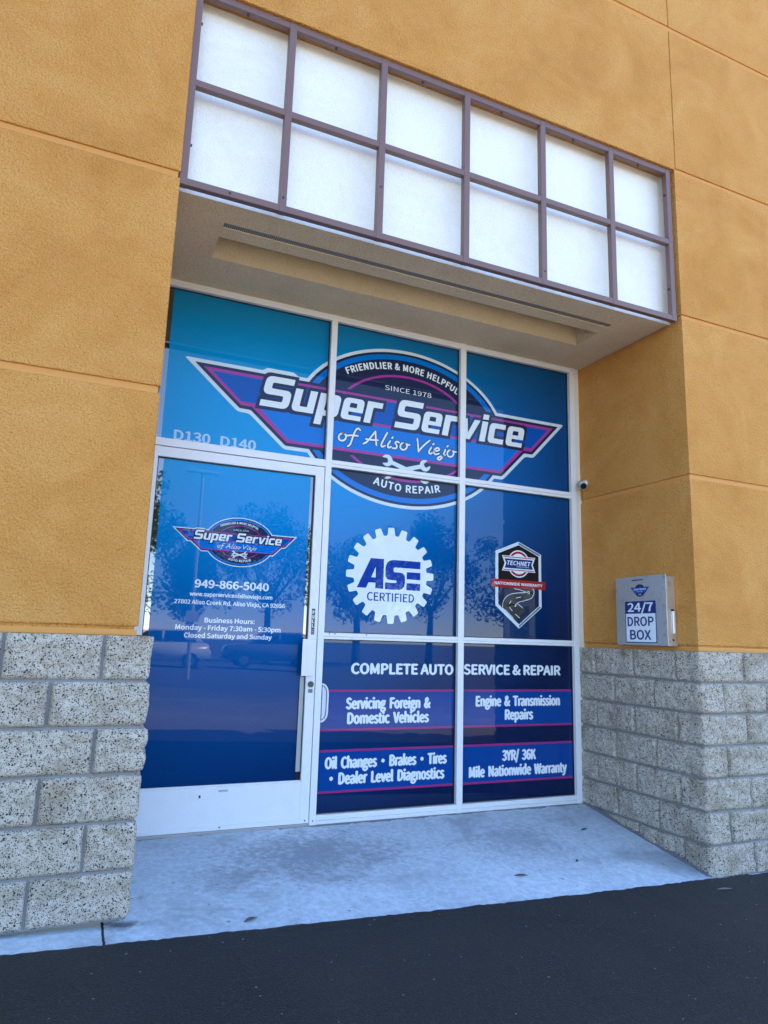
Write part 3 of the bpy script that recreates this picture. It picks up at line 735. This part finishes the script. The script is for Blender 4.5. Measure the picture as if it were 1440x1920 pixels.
def emblem(name, frame, cx, cz, s, parent, detail=True, e=0.0009):
    """winged round badge; s scales the big one (world 1:1); layers are stacked e apart"""
    X = lambda x: cx+(x-1.94)*s; Z = lambda z: cz+(z-1.639)*s
    T = lambda pts: [(X(x), Z(z)) for x, z in pts]
    wing = [(0.228, 1.902), (3.450, 1.902), (3.128, 1.563), (3.045, 1.563), (2.823, 1.337), (0.966, 1.337), (0.699, 1.563), (0.620, 1.563)]
    bump = [(0.775, 1.90), (0.812, 1.925), (1.01, 1.925), (1.045, 1.90)]
    def E(a, b_): return T(ell(1.94, 1.639, a, b_))
    fl = Flat(frame)
    fl.poly([rounded(T(wing), 0.025*s)], e*1); fl.poly([E(0.907, 0.637)], e*1.15); fl.poly([rounded(T(bump+[(1.06, 1.88), (0.76, 1.88)]), 0.01*s)], e*1.08)
    root = fl.build(name, M_VSILVER, parent)
    host = parent if parent.parent else root
    fl = Flat(frame)
    fl.poly([E(0.880, 0.612)], e*2, 0); fl.poly([E(0.858, 0.592), E(0.812, 0.552)], e*2.5, 1); fl.poly([E(0.612, 0.428), E(0.592, 0.410)], e*2.6, 2)
    wn = offset(wing, -0.027)
    fl.poly([rounded(T(wn), 0.01*s)], e*3.2, 0); fl.poly([T(offset(wing, -0.050))], e*4, 2)
    up = [(0.2, 2.0), (3.5, 2.0), (3.5, 1.638), (0.2, 1.638)]
    inn = offset(wing, -0.073)
    ups = [(inn[0][0], inn[0][1]), (inn[1][0], inn[1][1])]
    # upper band and lower band split by the thin pink line
    def cut(z): 
        L_ = []
        for i in range(len(inn)):
            p, q = inn[i], inn[(i+1) % len(inn)]
            if (p[1]-z)*(q[1]-z) < 0: L_.append(p[0]+(q[0]-p[0])*(z-p[1])/(q[1]-p[1]))
        return min(L_), max(L_)
    a0, a1 = cut(1.641); b0, b1 = cut(1.560)
    fl.poly([T([inn[0], inn[1], (a1, 1.641), (a0, 1.641)])], e*4.8, 3)
    fl.poly([T([(0.765, 1.619), (2.985, 1.619), (inn[4][0], inn[4][1]), (inn[5][0], inn[5][1])])], e*4.8, 1)
    fl.build('badge', [M_VNAVY, M_VROYAL, M_VPINK, M_VROYAL2], host)
    fl = Flat(frame)
    for wd, x0, x1 in (('Super', 0.767, 1.725), ('Service', 1.827, 3.035)):
        g = 0.026; fl = Flat(frame)
        word(fl, wd, X(x0), X(x1), Z(1.634), PH*s, e*5.6, g*s, 0); word(fl, wd, X(x0), X(x1), Z(1.634), PH*s, e*6.4, 0, 1)
        fl.build('name_lettering', [M_VNAVY, M_VWHITE], host)
    fl = Flat(frame)
    script(fl, 'of Aliso Viejo', X(1.365), X(2.365), Z(1.462), 0.118*s, e*5.6, 0.0125*s, 0)
    script(fl, 'of Aliso Viejo', X(1.365), X(2.365), Z(1.462), 0.118*s, e*6.4, 0.0070*s, 1)
    fl.build('script_lettering', [M_VNAVY, M_VWHITE], host)
    fl = Flat(frame)
    arc_text(fl, 'FRIENDLIER & MORE HELPFUL', X(1.905), Z(1.639), 0.73*s, 0.468*s, 0.052*s, 0.492*s, e*3.4, 0.06)
    fl.build('motto_lettering', M_VWHITE, host); fl = Flat(frame)
    text(fl, 'SINCE 1978', X(1.742), X(2.147), Z(1.925), 0.038*s, e*3.4, 0.0)
    fl.build('year_lettering', M_VWHITE, host); fl = Flat(frame)
    arc_text(fl, 'AUTO REPAIR', X(1.955), Z(1.639), 0.70*s, 0.452*s, 0.056*s, 0.275*s, e*3.4, 0.05, False)
    fl.build('trade_lettering', M_VWHITE, host)
    fl = Flat(frame)
    wrench(fl, X(1.94), Z(1.312), 0.39, R(17), s, e*5.0, 0); wrench(fl, X(1.94), Z(1.312), 0.39, R(-17), s, e*5.3, 0)
    fl.build('crossed_wrenches', M_VSILVER, host)
    return root
em = emblem('window_emblem', shopfront(GY), 1.94, 1.639, 1.0, bld, e=0.0010)
em['label'] = 'winged round badge printed across five panes'
emblem('door_emblem', shopfront(DG), 0.696, 0.639, 0.2655, door, e=0.0007)

F = lambda: Flat(shopfront(GY))
for body, x0, x1 in (('D130', 0.203, 0.447), ('D140', 0.515, 0.765)):
    sign_line(shopfront(GY), body, x0, x1, 1.301, 0.066, 0.0014, 0.06, M_VPALE, w_tl, 'unit_number')
k = 0.0013; dl = shopfront(DG)
for body, x0, x1, z, h, wt, nm in (('949-866-5040', 0.415, 0.914, 0.319, 0.050, 0.06, 'phone_number'), ('www.superserviceofalisoviejo.com', 0.388, 0.943, 0.262, 0.026, 0.05, 'web_address'),
        ('27802 Aliso Creek Rd. Aliso Viejo, CA 92656', 0.294, 1.034, 0.2085, 0.0265, 0.05, 'street_address'), ('Business Hours:', 0.497, 0.831, 0.0925, 0.030, 0.05, 'hours_lettering'),
        ('Monday - Friday 7:30am - 5:30pm', 0.315, 1.014, 0.0425, 0.030, 0.05, 'hours_lettering'), ('Closed Saturday and Sunday', 0.373, 0.955, -0.0075, 0.029, 0.05, 'hours_lettering')):
    sign_line(dl, body, x0, x1, z, h, k, wt, M_VWHITE, door, nm)
# lower panes: bands, pink rules, lettering
for win, x0, x1 in ((w_bc, 1.328, 2.387), (w_br, 2.450, 3.485)):
    fl = F(); 
    for a, b_ in ((-0.612, -0.347), (-1.020, -0.750)):
        fl = F(); fl.poly([[(x0, a), (x1, a), (x1, b_), (x0, b_)]], 0.0011, 0)
        for z in (a, b_): fl.poly([[(x0, z-0.0075), (x1, z-0.0075), (x1, z+0.0075), (x0, z+0.0075)]], 0.0016, 1)
        fl.build('band', [M_VBAND, M_VPINK2], win)
k = 0.0021
def impact(body, x0, x1, z, h, win): sign_line(shopfront(GY), body.replace(' ', '  ').replace('\u2022  ', '\u2022 ').replace('  \u2022', ' \u2022'), x0, x1, z, h, k, 0.085, M_VWHITE, win, spacing=1.0)
sign_line(shopfront(GY), 'COMPLETE AUTO', 1.547, 2.380, -0.229, 0.071, k, 0.08, M_VWHITE, w_bc); sign_line(shopfront(GY), 'SERVICE & REPAIR', 2.467, 3.377, -0.226, 0.071, k, 0.08, M_VWHITE, w_br)
impact('Servicing Foreign &', 1.518, 2.190, -0.470, 0.072, w_bc); impact('Domestic Vehicles', 1.532, 2.178, -0.571, 0.072, w_bc)
impact('Oil Changes \u2022 Brakes \u2022 Tires', 1.380, 2.332, -0.866, 0.072, w_bc); impact('\u2022 Dealer Level Diagnostics', 1.418, 2.314, -0.970, 0.072, w_bc)
impact('Engine & Transmission', 2.576, 3.367, -0.463, 0.072, w_br); impact('Repairs', 2.839, 3.105, -0.566, 0.072, w_br)
impact('3YR/ 36K', 2.813, 3.129, -0.868, 0.072, w_br); impact('Mile Nationwide Warranty', 2.521, 3.425, -0.978, 0.072, w_br)
# gear
fl = F(); gcx, gcz = 1.838, 0.488; pts = []
for i in range(20):
    for da, rr in ((-0.105, 0.298), (-0.070, 0.358), (0.070, 0.358), (0.105, 0.298)):
        th = math.pi/2+0.02+i*2*math.pi/20+da; pts.append((gcx+rr*math.cos(th), gcz+rr*math.sin(th)))
fl.poly([rounded(pts, 0.010, 3)], 0.0012, 0)
fl.poly([[(1.568, 0.384), (1.672, 0.605), (1.778, 0.605), (1.778, 0.384), (1.714, 0.384), (1.714, 0.425), (1.660, 0.425), (1.640, 0.384)], [(1.680, 0.464), (1.714, 0.464), (1.714, 0.545)]], 0.0018, 1)
Sp = [(2.082, 0.604), (1.792, 0.604), (1.792, 0.452), (1.885, 0.452), (1.885, 0.432), (1.792, 0.432), (1.792, 0.382), (1.955, 0.382), (1.955, 0.512), (1.858, 0.512), (1.858, 0.548), (2.082, 0.548)]
fl.poly([rounded(Sp, [0, .075, .05, .012, .012, 0, 0, .07, .05, .015, .015, 0], 6)], 0.0018, 1)
for a, b_ in ((0.466, 0.520), (0.384, 0.437)): fl.poly([[(1.968, a), (2.083, a), (2.083, b_), (1.968, b_)]], 0.0018, 1)
text(fl, 'CERTIFIED', 1.650, 2.034, 0.294, 0.060, 0.0018, 0.03, mi=1)
fl.build('gear_emblem', [M_VWHITE, M_VASE], w_mc)
# warranty shield
fl = F(); hx_ = [(2.975, 0.835), (3.197, 0.743), (3.197, 0.308), (2.975, 0.133), (2.753, 0.308), (2.753, 0.743)]
fl.poly([hx_], 0.0010, 0); fl.poly([offset(hx_, -0.005)], 0.0013, 1)
fl.poly([[(2.975, 0.829), (3.191, 0.740), (3.178, 0.731), (2.975, 0.800)]], 0.00145, 2); fl.poly([[(2.975, 0.139), (3.191, 0.310), (3.176, 0.318), (2.975, 0.172)]], 0.00145, 2)
fl.poly([offset(hx_, -0.021)], 0.0016, 0)
hi = offset(hx_, -0.026); fl.poly([[hi[0], hi[1], (hi[1][0], 0.48), (hi[4][0], 0.48), hi[5]]], 0.0019, 3); fl.poly([[(hi[4][0], 0.479), (hi[1][0], 0.479), hi[2], hi[3], hi[4]]], 0.0019, 4)
road_c = [((2.80, 0.461), 0.010), ((2.93, 0.461), 0.012), ((3.03, 0.451), 0.018), ((3.10, 0.430), 0.026), ((3.06, 0.398), 0.030), ((2.96, 0.378), 0.038), ((2.90, 0.350), 0.052), ((2.885, 0.305), 0.068), ((2.93, 0.255), 0.082), ((3.00, 0.205), 0.085)]
def smooth_path(pts):
    out = []
    for i in range(len(pts)-1):
        p0, p1, p2, p3 = [Vector((*pts[max(0, min(len(pts)-1, j))][0], pts[max(0, min(len(pts)-1, j))][1])) for j in (i-1, i, i+1, i+2)]
        for k_ in range(6):
            t_ = k_/6; out.append(0.5*((2*p1)+(p2-p0)*t_+(2*p0-5*p1+4*p2-p3)*t_*t_+(3*p1-p0-3*p2+p3)*t_**3))
    return out
rp = smooth_path(road_c); Lp, Rp = [], []
def clip_hex(x, z):
    zmin = 0.172 + abs(x-2.975)*0.79
    return (min(max(x, 2.780), 3.170), max(z, zmin))
for i, q in enumerate(rp):
    d = (rp[min(i+1, len(rp)-1)].xy-rp[max(i-1, 0)].xy).normalized(); nn = Vector((-d.y, d.x))
    Lp.append(clip_hex(*(q.xy+nn*q.z))); Rp.append(clip_hex(*(q.xy-nn*q.z)))
vv = [p for pr in zip(Lp, Rp) for p in pr]; ff = [[2*i, 2*i+1, 2*i+3, 2*i+2] for i in range(len(Lp)-1)]
fl.add(vv, ff, 0.0022, 5)
for line in (Lp, Rp): ribbon(fl, [p for p in line[6::3]], 0.0022, 0.0025, 0)
ctr = [tuple(q.xy) for q in rp]
for i0 in (28, 36, 43, 49): ribbon(fl, [clip_hex(*p) for p in ctr[i0:i0+4]], 0.0025, 0.0025, 0)
fl.poly([[(2.716, 0.520), (3.236, 0.520), (3.236, 0.454), (2.718, 0.454)]], 0.0028, 6)
fl.poly([[(2.720, 0.4535), (2.752, 0.4535), (2.752, 0.432)]], 0.0012, 7); fl.poly([[(3.235, 0.4535), (3.198, 0.4535), (3.198, 0.432)]], 0.0012, 7)
text(fl, 'NATIONWIDE WARRANTY', 2.744, 3.206, 0.4765, 0.0215, 0.0032, 0.06, mi=0)
def ring(r, mi, out): fl.poly([ell(2.975, 0.652, r, r*1.03, 48)], out, mi)
ring(0.108, 0, 0.0022); ring(0.099, 6, 0.0024); ring(0.081, 0, 0.0026)
bow = [(2.814, 0.713), (3.138, 0.713), (3.112, 0.652), (3.138, 0.590), (2.814, 0.590), (2.840, 0.652)]
fl.poly([bow], 0.0028, 0)
for z0_, z1_ in ((0.700, 0.707), (0.596, 0.603)): fl.poly([[(2.826, z0_), (3.126, z0_), (3.126, z1_), (2.826, z1_)]], 0.0030, 6)
b2 = [(2.838, 0.690), (3.114, 0.690), (3.098, 0.652), (3.114, 0.613), (2.838, 0.613), (2.854, 0.652)]
fl.poly([b2], 0.0032, 8)
text(fl, 'TECHNET', 2.862, 3.092, 0.640, 0.033, 0.0035, 0.05, 0.2); text(fl, 'PROFESSIONAL', 2.955, 3.075, 0.624, 0.009, 0.0035, 0.0, 0.2)
fl.build('warranty_shield', [M_VWHITE, M_VSILVER, M_VGREY, M_VBLACK, M_VNAVY, M_ROAD, M_VRED, mat('dark_red_vinyl', (0.06, 0.008, 0.008), 0.014, spec=0.27), mat('badge_blue_vinyl', (0.012, 0.03, 0.17), 0.014, spec=0.27)], w_mr)

# ------------------------------------------------------------------ drop box on the right reveal
ms = mat('brushed_steel', (0.62, 0.61, 0.59), 0.33, 0.85); n = N(ms)
mp = n.new('ShaderNodeMapping'); mp.inputs['Scale'].default_value = (300, 300, 6); n.link(n.tc.outputs['Object'], mp.inputs[0])
br = n.noise(1, 3, 0.6, vec=mp.outputs[0]); sm = n.noise(14, 5, 0.7)
n.col(n.mix(n.ramp(sm, (0.55, (0,)*3), (0.72, (0.5,)*3)), n.ramp(br, (0.3, (0.60, 0.58, 0.54)), (0.7, (0.76, 0.74, 0.69))), (0.22, 0.21, 0.21)))
n.rough(n.ramp(br, (0.3, (0.36,)*3), (0.7, (0.50,)*3)))
bxr = empty('drop_box', (W-0.05, 0.41, 0.029), 'brushed steel key drop box with blue and white sticker on the right reveal', 'drop box')
xf = 3.512; yb0, yb1, zb0, zb1 = 0.176, 0.662, 0.031, 0.522
b = B()
b.quadbox((xf+0.004, yb0, zb0+0.004), (W-0.004, yb1, zb1), 0.003)
b.build('body', ms, bxr)
b = B(); b.quadbox((xf-0.002, yb0-0.010, zb0), (xf+0.0035, yb1+0.004, zb1+0.012), 0.0015)
b.prism([(xf+0.0036, zb0), (W-0.012, zb0), (W-0.004, zb0+0.010), (W-0.006, zb0+0.022), (W-0.030, zb0+0.040), (xf+0.0036, zb0+0.05)], 'y', yb0-0.008, yb0-0.0015)
b.build('front_plate', ms, bxr)
b = B(); b.quadbox((xf-0.003, 0.381, 0.5030), (xf-0.0015, 0.494, 0.5105), 0.0005); b.build('slot', M_DARKGAP, bxr)
b = B(); b.quadbox((xf+0.055, yb0-0.012, 0.118), (xf+0.072, yb0-0.001, 0.275), 0.003); b.build('hinge_arm', mat('bright_strut', (0.80, 0.80, 0.82), 0.3, 0.3), bxr)
b = B(); b.cyl((xf+0.050, yb0-0.013, 0.072), (xf+0.050, yb0-0.0015, 0.072), 0.007, seg=14); b.quadbox((xf+0.046, yb0-0.009, 0.276), (xf+0.070, yb0-0.0005, 0.288), 0.001); b.build('screw', M_GASKET, bxr)
boxf = lambda u, v, out: (xf-0.002-out, -u, v)               # u = -y so that it reads left to right
fl = Flat(boxf); L0, L1 = -0.572, -0.266
fl.poly([rounded([(L0, 0.048), (L1, 0.048), (L1, 0.351), (L0, 0.351)], 0.012)], 0.0006, 0)
fl.poly([rounded([(L0+0.007, 0.055), (L1-0.007, 0.055), (L1-0.007, 0.260), (L0+0.007, 0.260)], [.008, .008, .001, .001])], 0.0011, 1)
text(fl, '24/7', -0.546, -0.292, 0.276, 0.061, 0.0011, 0.05, mi=1)
text(fl, 'DROP', -0.550, -0.290, 0.171, 0.064, 0.0016, 0.05, mi=0); text(fl, 'BOX', -0.528, -0.320, 0.073, 0.066, 0.0016, 0.05, mi=0)
fl.build('sticker', [mat('sticker_navy', (0.012, 0.022, 0.16), 0.35), mat('sticker_white', (0.72, 0.80, 0.86), 0.35)], bxr)
def small_badge():
    fl = Flat(boxf); X0 = -0.4155; Zc = 0.431
    k = 0.062
    fl.poly([ell(X0, Zc-0.002, 0.0525, 0.046, 48)], 0.0008, 0); fl.poly([[(X0-0.094, Zc+0.022), (X0+0.094, Zc+0.022), (X0+0.048, Zc-0.026), (X0-0.048, Zc-0.026)]], 0.0007, 0)
    fl.poly([ell(X0, Zc-0.002, 0.048, 0.042, 48)], 0.0012, 1)
    fl.poly([[(X0-0.082, Zc+0.018), (X0+0.082, Zc+0.018), (X0+0.044, Zc-0.021), (X0-0.044, Zc-0.021)]], 0.0016, 2)
    text(fl, 'Super Service', X0-0.062, X0+0.064, Zc+0.001, 0.014, 0.0020, 0.06, 0.2, mi=3); text(fl, 'of Aliso Viejo', X0-0.03, X0+0.03, Zc-0.013, 0.007, 0.0020, 0.0, 0.2, mi=3)
    wrench(fl, X0, Zc-0.032, 0.30, R(20), 0.09, 0.0020, 3); wrench(fl, X0, Zc-0.032, 0.30, R(-20), 0.09, 0.0022, 3)
    fl.build('badge', [mat('sticker_navy', (0, 0, 0)), M_VNAVY, M_VROYAL2, M_VSILVER], bxr)
small_badge()

# ------------------------------------------------------------------ security camera
sc_ = empty('security_camera', (W-0.012, 1.085, 1.375), 'small grey bullet security camera high on the right reveal by the window', 'camera')
mc = mat('camera_grey', (0.50, 0.50, 0.50), 0.45)
b = B(); b.cyl((W-0.022, 1.085, 1.375), (W-0.040, 1.083, 1.374), 0.030, 0.027, 28); b.cyl((W-0.041, 1.083, 1.374), (W-0.062, 1.075, 1.368), 0.012, seg=16); b.build('bracket', mat('camera_white', (0.72, 0.72, 0.72), 0.45), sc_)
b = B(); b.cyl((W-0.050, 1.105, 1.375), (W-0.100, 1.012, 1.332), 0.0285, 0.0300, 32); b.build('body', mc, sc_, True)
b = B(); b.cyl((W-0.1002, 1.0116, 1.3318), (W-0.1022, 1.0079, 1.3301), 0.0255, seg=32); b.cyl((W-0.1024, 1.0075, 1.330), (W-0.1030, 1.0064, 1.3295), 0.009, seg=20)
b.build('lens', mat('lens_black', (0.008, 0.01, 0.013), 0.08), sc_)
b = B(); b.tube([(W-0.055, 1.10, 1.345), (W-0.035, 1.115, 1.31), (W-0.020, 1.122, 1.26), (W-0.014, 1.124, 1.236)], 0.0022, 6); b.build('cable', M_GASKET, sc_)

# ------------------------------------------------------------------ litter on the apron and asphalt
def leaf(x, y, L, wd, ang, col, label, nm='leaf', on_asphalt=False, cat='leaf'):
    bm = bmesh.new(); n_ = 9; top = []; bot = []
    z0 = (zA(x, yE(x))+0.014-0.012*min(5, max(0, yE(x)-y))) if on_asphalt else zA(x, y)
    ca, sa = math.cos(ang), math.sin(ang)
    rows_ = []
    for i in range(n_+1):
        t_ = i/n_; hw_ = wd*0.5*max(0.06, math.sin(math.pi*t_)**0.8); u = (t_-0.5)*L; row = []
        for s_ in (-1, 0, 1):
            a = u; c = s_*hw_; z = z0+0.0035+0.006*abs(s_)*math.sin(math.pi*t_)+0.005*t_*t_
            row.append(bm.verts.new((x+a*ca-c*sa, y+a*sa+c*ca, z)))
        rows_.append(row)
    for r0, r1 in zip(rows_, rows_[1:]):
        for k_ in range(2): bm.faces.new((r0[k_], r0[k_+1], r1[k_+1], r1[k_]))
    ex = bmesh.ops.extrude_face_region(bm, geom=bm.faces[:])
    for v in ex['geom']:
        if isinstance(v, bmesh.types.BMVert): v.co.z += 0.0012
    bmesh.ops.recalc_face_normals(bm, faces=bm.faces[:])
    me = bpy.data.meshes.new(nm); bm.to_mesh(me); bm.free()
    o = link(nm, me, mat('litter_%s' % '_'.join(str(int(c*1000)) for c in col), col, 0.8), None, True); tag(o, label, cat); return o
leaf(3.178, 0.69, 0.07, 0.014, 0.15, (0.045, 0.03, 0.03), 'dark thin twig on the concrete near the right block base', 'twig', cat='twig')
leaf(2.767, 0.262, 0.022, 0.018, 0.4, (0.02, 0.02, 0.02), 'tiny black pebble alone in the middle of the concrete', 'pebble', cat='pebble')
leaf(2.258, 0.138, 0.085, 0.022, -0.5, (0.13, 0.11, 0.09), 'curled brown leaf lying near the front edge of the concrete', 'leaf')
leaf(0.602, -0.09, 0.07, 0.032, 0.3, (0.15, 0.15, 0.15), 'grey flattened leaf by the asphalt edge below the door', 'leaf')
leaf(3.40, -0.29, 0.09, 0.012, -0.35, (0.30, 0.30, 0.31), 'pale splinter on the dark asphalt beside the right block base', 'splinter', True, 'splinter')

# ------------------------------------------------------------------ across the lot: what the glass mirrors, and added shade trees
def make_leaf_mat(name, a, b_):
    mt = mat(name, a, 0.6); n = N(mt); oi = n.new('ShaderNodeObjectInfo'); g = n.noise(1.4, 3)
    n.col(n.ramp(g, (0.3, a), (0.7, b_))); return mt
ML = make_leaf_mat('tree_leaves', (0.045, 0.085, 0.018), (0.12, 0.15, 0.03)); MB_ = mat('bark', (0.10, 0.075, 0.055), 0.9)
def tree(seed, h, rad):
    rnd = random.Random(seed)
    root = empty('tree', (0, 0, 0), 'tree', 'tree', 'trees across the parking lot')
    b = B(); b.cyl((0, 0, -0.2), (0.1, 0, h*0.38), 0.20, 0.12, 10)
    for i in range(6):
        a = i*1.05; b.cyl((0.1, 0, h*0.33), (0.1+math.cos(a)*rad*0.6, math.sin(a)*rad*0.6, h*0.62), 0.08, 0.03, 7)
    b.build('trunk', MB_, root)
    cl = []
    for i in range(26):
        a = rnd.uniform(0, 6.28); r_ = rad*rnd.uniform(0.1, 0.85); z = h*rnd.uniform(0.38, 0.92); r_ *= 1.1-abs(z/h-0.6)*1.3
        cl.append((r_*math.cos(a), r_*math.sin(a), z, rad*rnd.uniform(0.22, 0.4)))
    v, f = [], []
    for i in range(7000):
        cxl, cyl_, czl, rr = rnd.choice(cl); d = Vector((rnd.gauss(0, 1), rnd.gauss(0, 1), rnd.gauss(0, 0.8))); d = d.normalized()*rr*rnd.random()**0.4
        p = Vector((cxl, cyl_, czl))+d; s_ = rnd.uniform(0.06, 0.13)
        e1 = Vector((rnd.uniform(-1, 1), rnd.uniform(-1, 1), rnd.uniform(-1, 1))).normalized(); e2 = e1.orthogonal().normalized()
        o = len(v); v += [p-e1*s_, p+e2*s_*0.45, p+e1*s_, p-e2*s_*0.45]; f.append((o, o+1, o+2, o+3))
    me = bpy.data.meshes.new('crown'); me.from_pydata(v, [], f); link('crown', me, ML, root); return root
def dup(root, loc, rz, label, sc=1.0):
    r = root.copy(); C.objects.link(r); r.location = loc; r.rotation_euler = (0, 0, rz); r.scale = (sc,)*3; r['label'] = label
    for ch in root.children:
        c = ch.copy(); C.objects.link(c); c.parent = r
        for g_ in ch.children: d = g_.copy(); C.objects.link(d); d.parent = c
    return r
t0 = tree(3, 7.5, 2.7); t1 = tree(9, 5.6, 2.4)
spots = [(1.0, -34, 1.55, 'tall leafy tree at the left end of the row across the lot'), (5.6, -35, 1.35, 'second tree in the row across the lot'), (10.5, -36, 1.3, 'third tree in the row across the lot, behind the light pole'), (15.5, -34, 1.5, 'fourth tree in the row across the lot'), (21.5, -36, 1.35, 'fifth tree in the row across the lot'), (28, -35, 1.6, 'rightmost tree of the row across the lot')]
for i, (x, y, s_, lab) in enumerate(spots):
    src = (t0, t1)[i % 2]
    if i < 2: src.location = (x, y, -1.6); src['label'] = lab; src.scale = (s_,)*3; src.rotation_euler = (0, 0, i*1.3)
    else: dup(src, (x, y, -1.6), i*1.7, lab, s_)
for i, (x, y, s_, lab) in enumerate([(-7.5, -3.6, 1.25, 'added unseen tree near the left end of the building, blocks sky light'), (-8.2, -8.6, 1.35, 'added unseen tree at the near left side of the lot, blocks sky light'), (-9.2, -13.8, 1.3, 'added unseen tree further out on the left of the lot, blocks sky light')]):
    dup(t0, (x, y, -1.4), i*2.1+0.5, lab, s_)  # out-of-view trees added to block sky light and darken the right reveal
MT_TYRE = mat('tyre_rubber', (0.02, 0.02, 0.02), 0.8); MT_RIM = mat('alloy_rim', (0.5, 0.5, 0.52), 0.3, 0.8); MT_WIN = mat('car_glass', (0.015, 0.018, 0.02), 0.03); MT_TAIL = mat('tail_lamp', (0.35, 0.01, 0.01), 0.2)
def car(col, name_):
    root = empty('parked_car', (0, 0, 0), 'car', 'car', 'cars parked across the lot')
    pm = mat(name_, col, 0.25); pm.node_tree.nodes['Principled BSDF'].inputs['Coat Weight'].default_value = 0.6
    b = B(); body = [(-2.25, 0.35), (-2.3, 0.75), (-2.15, 1.0), (-1.1, 1.08), (2.0, 1.10), (2.2, 0.95), (2.25, 0.45), (1.9, 0.32), (-1.9, 0.30)]
    b.prism(body, 'y', -0.9, 0.9)
    roof = [(-1.15, 1.06), (-0.45, 1.62), (1.3, 1.66), (1.95, 1.08)]
    v = [b.bm.verts.new((x, sy*(0.84 if z < 1.2 else 0.66), z)) for sy in (-1, 1) for x, z in roof]
    for q in ((0, 1, 2, 3), (7, 6, 5, 4), (0, 4, 5, 1), (1, 5, 6, 2), (2, 6, 7, 3), (3, 7, 4, 0)): b.bm.faces.new([v[i] for i in q])
    bmesh.ops.recalc_face_normals(b.bm, faces=b.bm.faces[:]); bmesh.ops.bevel(b.bm, geom=b.bm.edges[:], offset=0.05, segments=2, affect='EDGES')
    b.build('body', pm, root, True)
    for sy in (-1, 1):
        b = B()
        for q in ([(-0.95, 1.14), (-0.45, 1.54), (0.20, 1.57), (0.20, 1.14)], [(0.30, 1.14), (0.30, 1.57), (1.22, 1.58), (1.62, 1.14)]):
            vv_ = [b.bm.verts.new((x, sy*(0.845-(z-1.1)*0.335), z)) for x, z in q]; b.bm.faces.new(vv_)
        o = b.build('side_window', MT_WIN, root)
    b = B(); b.bm.faces.new([b.bm.verts.new(p) for p in ((1.99, -0.7, 1.15), (1.99, 0.7, 1.15), (1.42, 0.58, 1.60), (1.42, -0.58, 1.60))]); b.build('rear_window', MT_WIN, root)
    b = B(); b.bm.faces.new([b.bm.verts.new(p) for p in ((-1.12, -0.74, 1.14), (-1.12, 0.74, 1.14), (-0.55, 0.6, 1.58), (-0.55, -0.6, 1.58))]); b.build('windscreen', MT_WIN, root)
    for sx in (-1.4, 1.4):
        for sy in (-0.84, 0.84):
            b = B(); b.cyl((sx, sy-0.11, 0.34), (sx, sy+0.11, 0.34), 0.34, seg=24); wh = b.build('wheel', MT_TYRE, root, False)
            b = B(); b.cyl((sx, sy-0.115, 0.34), (sx, sy+0.115, 0.34), 0.21, seg=20); b.build('rim', MT_RIM, wh)
    for sy in (-0.72, 0.72):
        b = B(); b.quadbox((2.17, sy-0.14, 0.82), (2.27, sy+0.14, 0.98), 0.02); b.build('tail_light', MT_TAIL, root)
    return root
c0 = car((0.75, 0.76, 0.78), 'white_car_paint'); c0.location = (3.0, -25.5, -1.50); c0.rotation_euler = (0, 0, R(8)); c0['label'] = 'white sport utility car parked across the lot'
c1 = car((0.45, 0.02, 0.02), 'red_car_paint'); c1.location = (0.2, -29.0, -1.50); c1.rotation_euler = (0, 0, R(90)); c1['label'] = 'red car parked across the lot nose to the trees'
c2 = car((0.18, 0.19, 0.21), 'grey_car_paint'); c2.location = (8.4, -27.0, -1.50); c2.rotation_euler = (0, 0, R(5)); c2['label'] = 'dark grey car parked across the lot by the pole'
lp = empty('light_pole', (3.1, -17.0, -1.45), 'tall pale parking lot light pole with small signs', 'light pole')
mpole = mat('pale_pole', (0.6, 0.6, 0.6), 0.5); b = B(); b.cyl((3.1, -17.0, -1.5), (3.1, -17.0, 5.2), 0.07, 0.05, 12); b.build('pole', mpole, lp)
b = B(); b.quadbox((2.6, -17.1, 5.2), (3.6, -16.9, 5.3), 0.03); b.build('lamp_head', mpole, lp)
b = B(); b.quadbox((2.9, -16.92, 0.35), (3.3, -16.90, 0.7)); b.quadbox((2.92, -16.92, -0.2), (3.28, -16.90, 0.28)); b.build('sign_plate', mat('sign_white', (0.7, 0.7, 0.7), 0.5), lp)
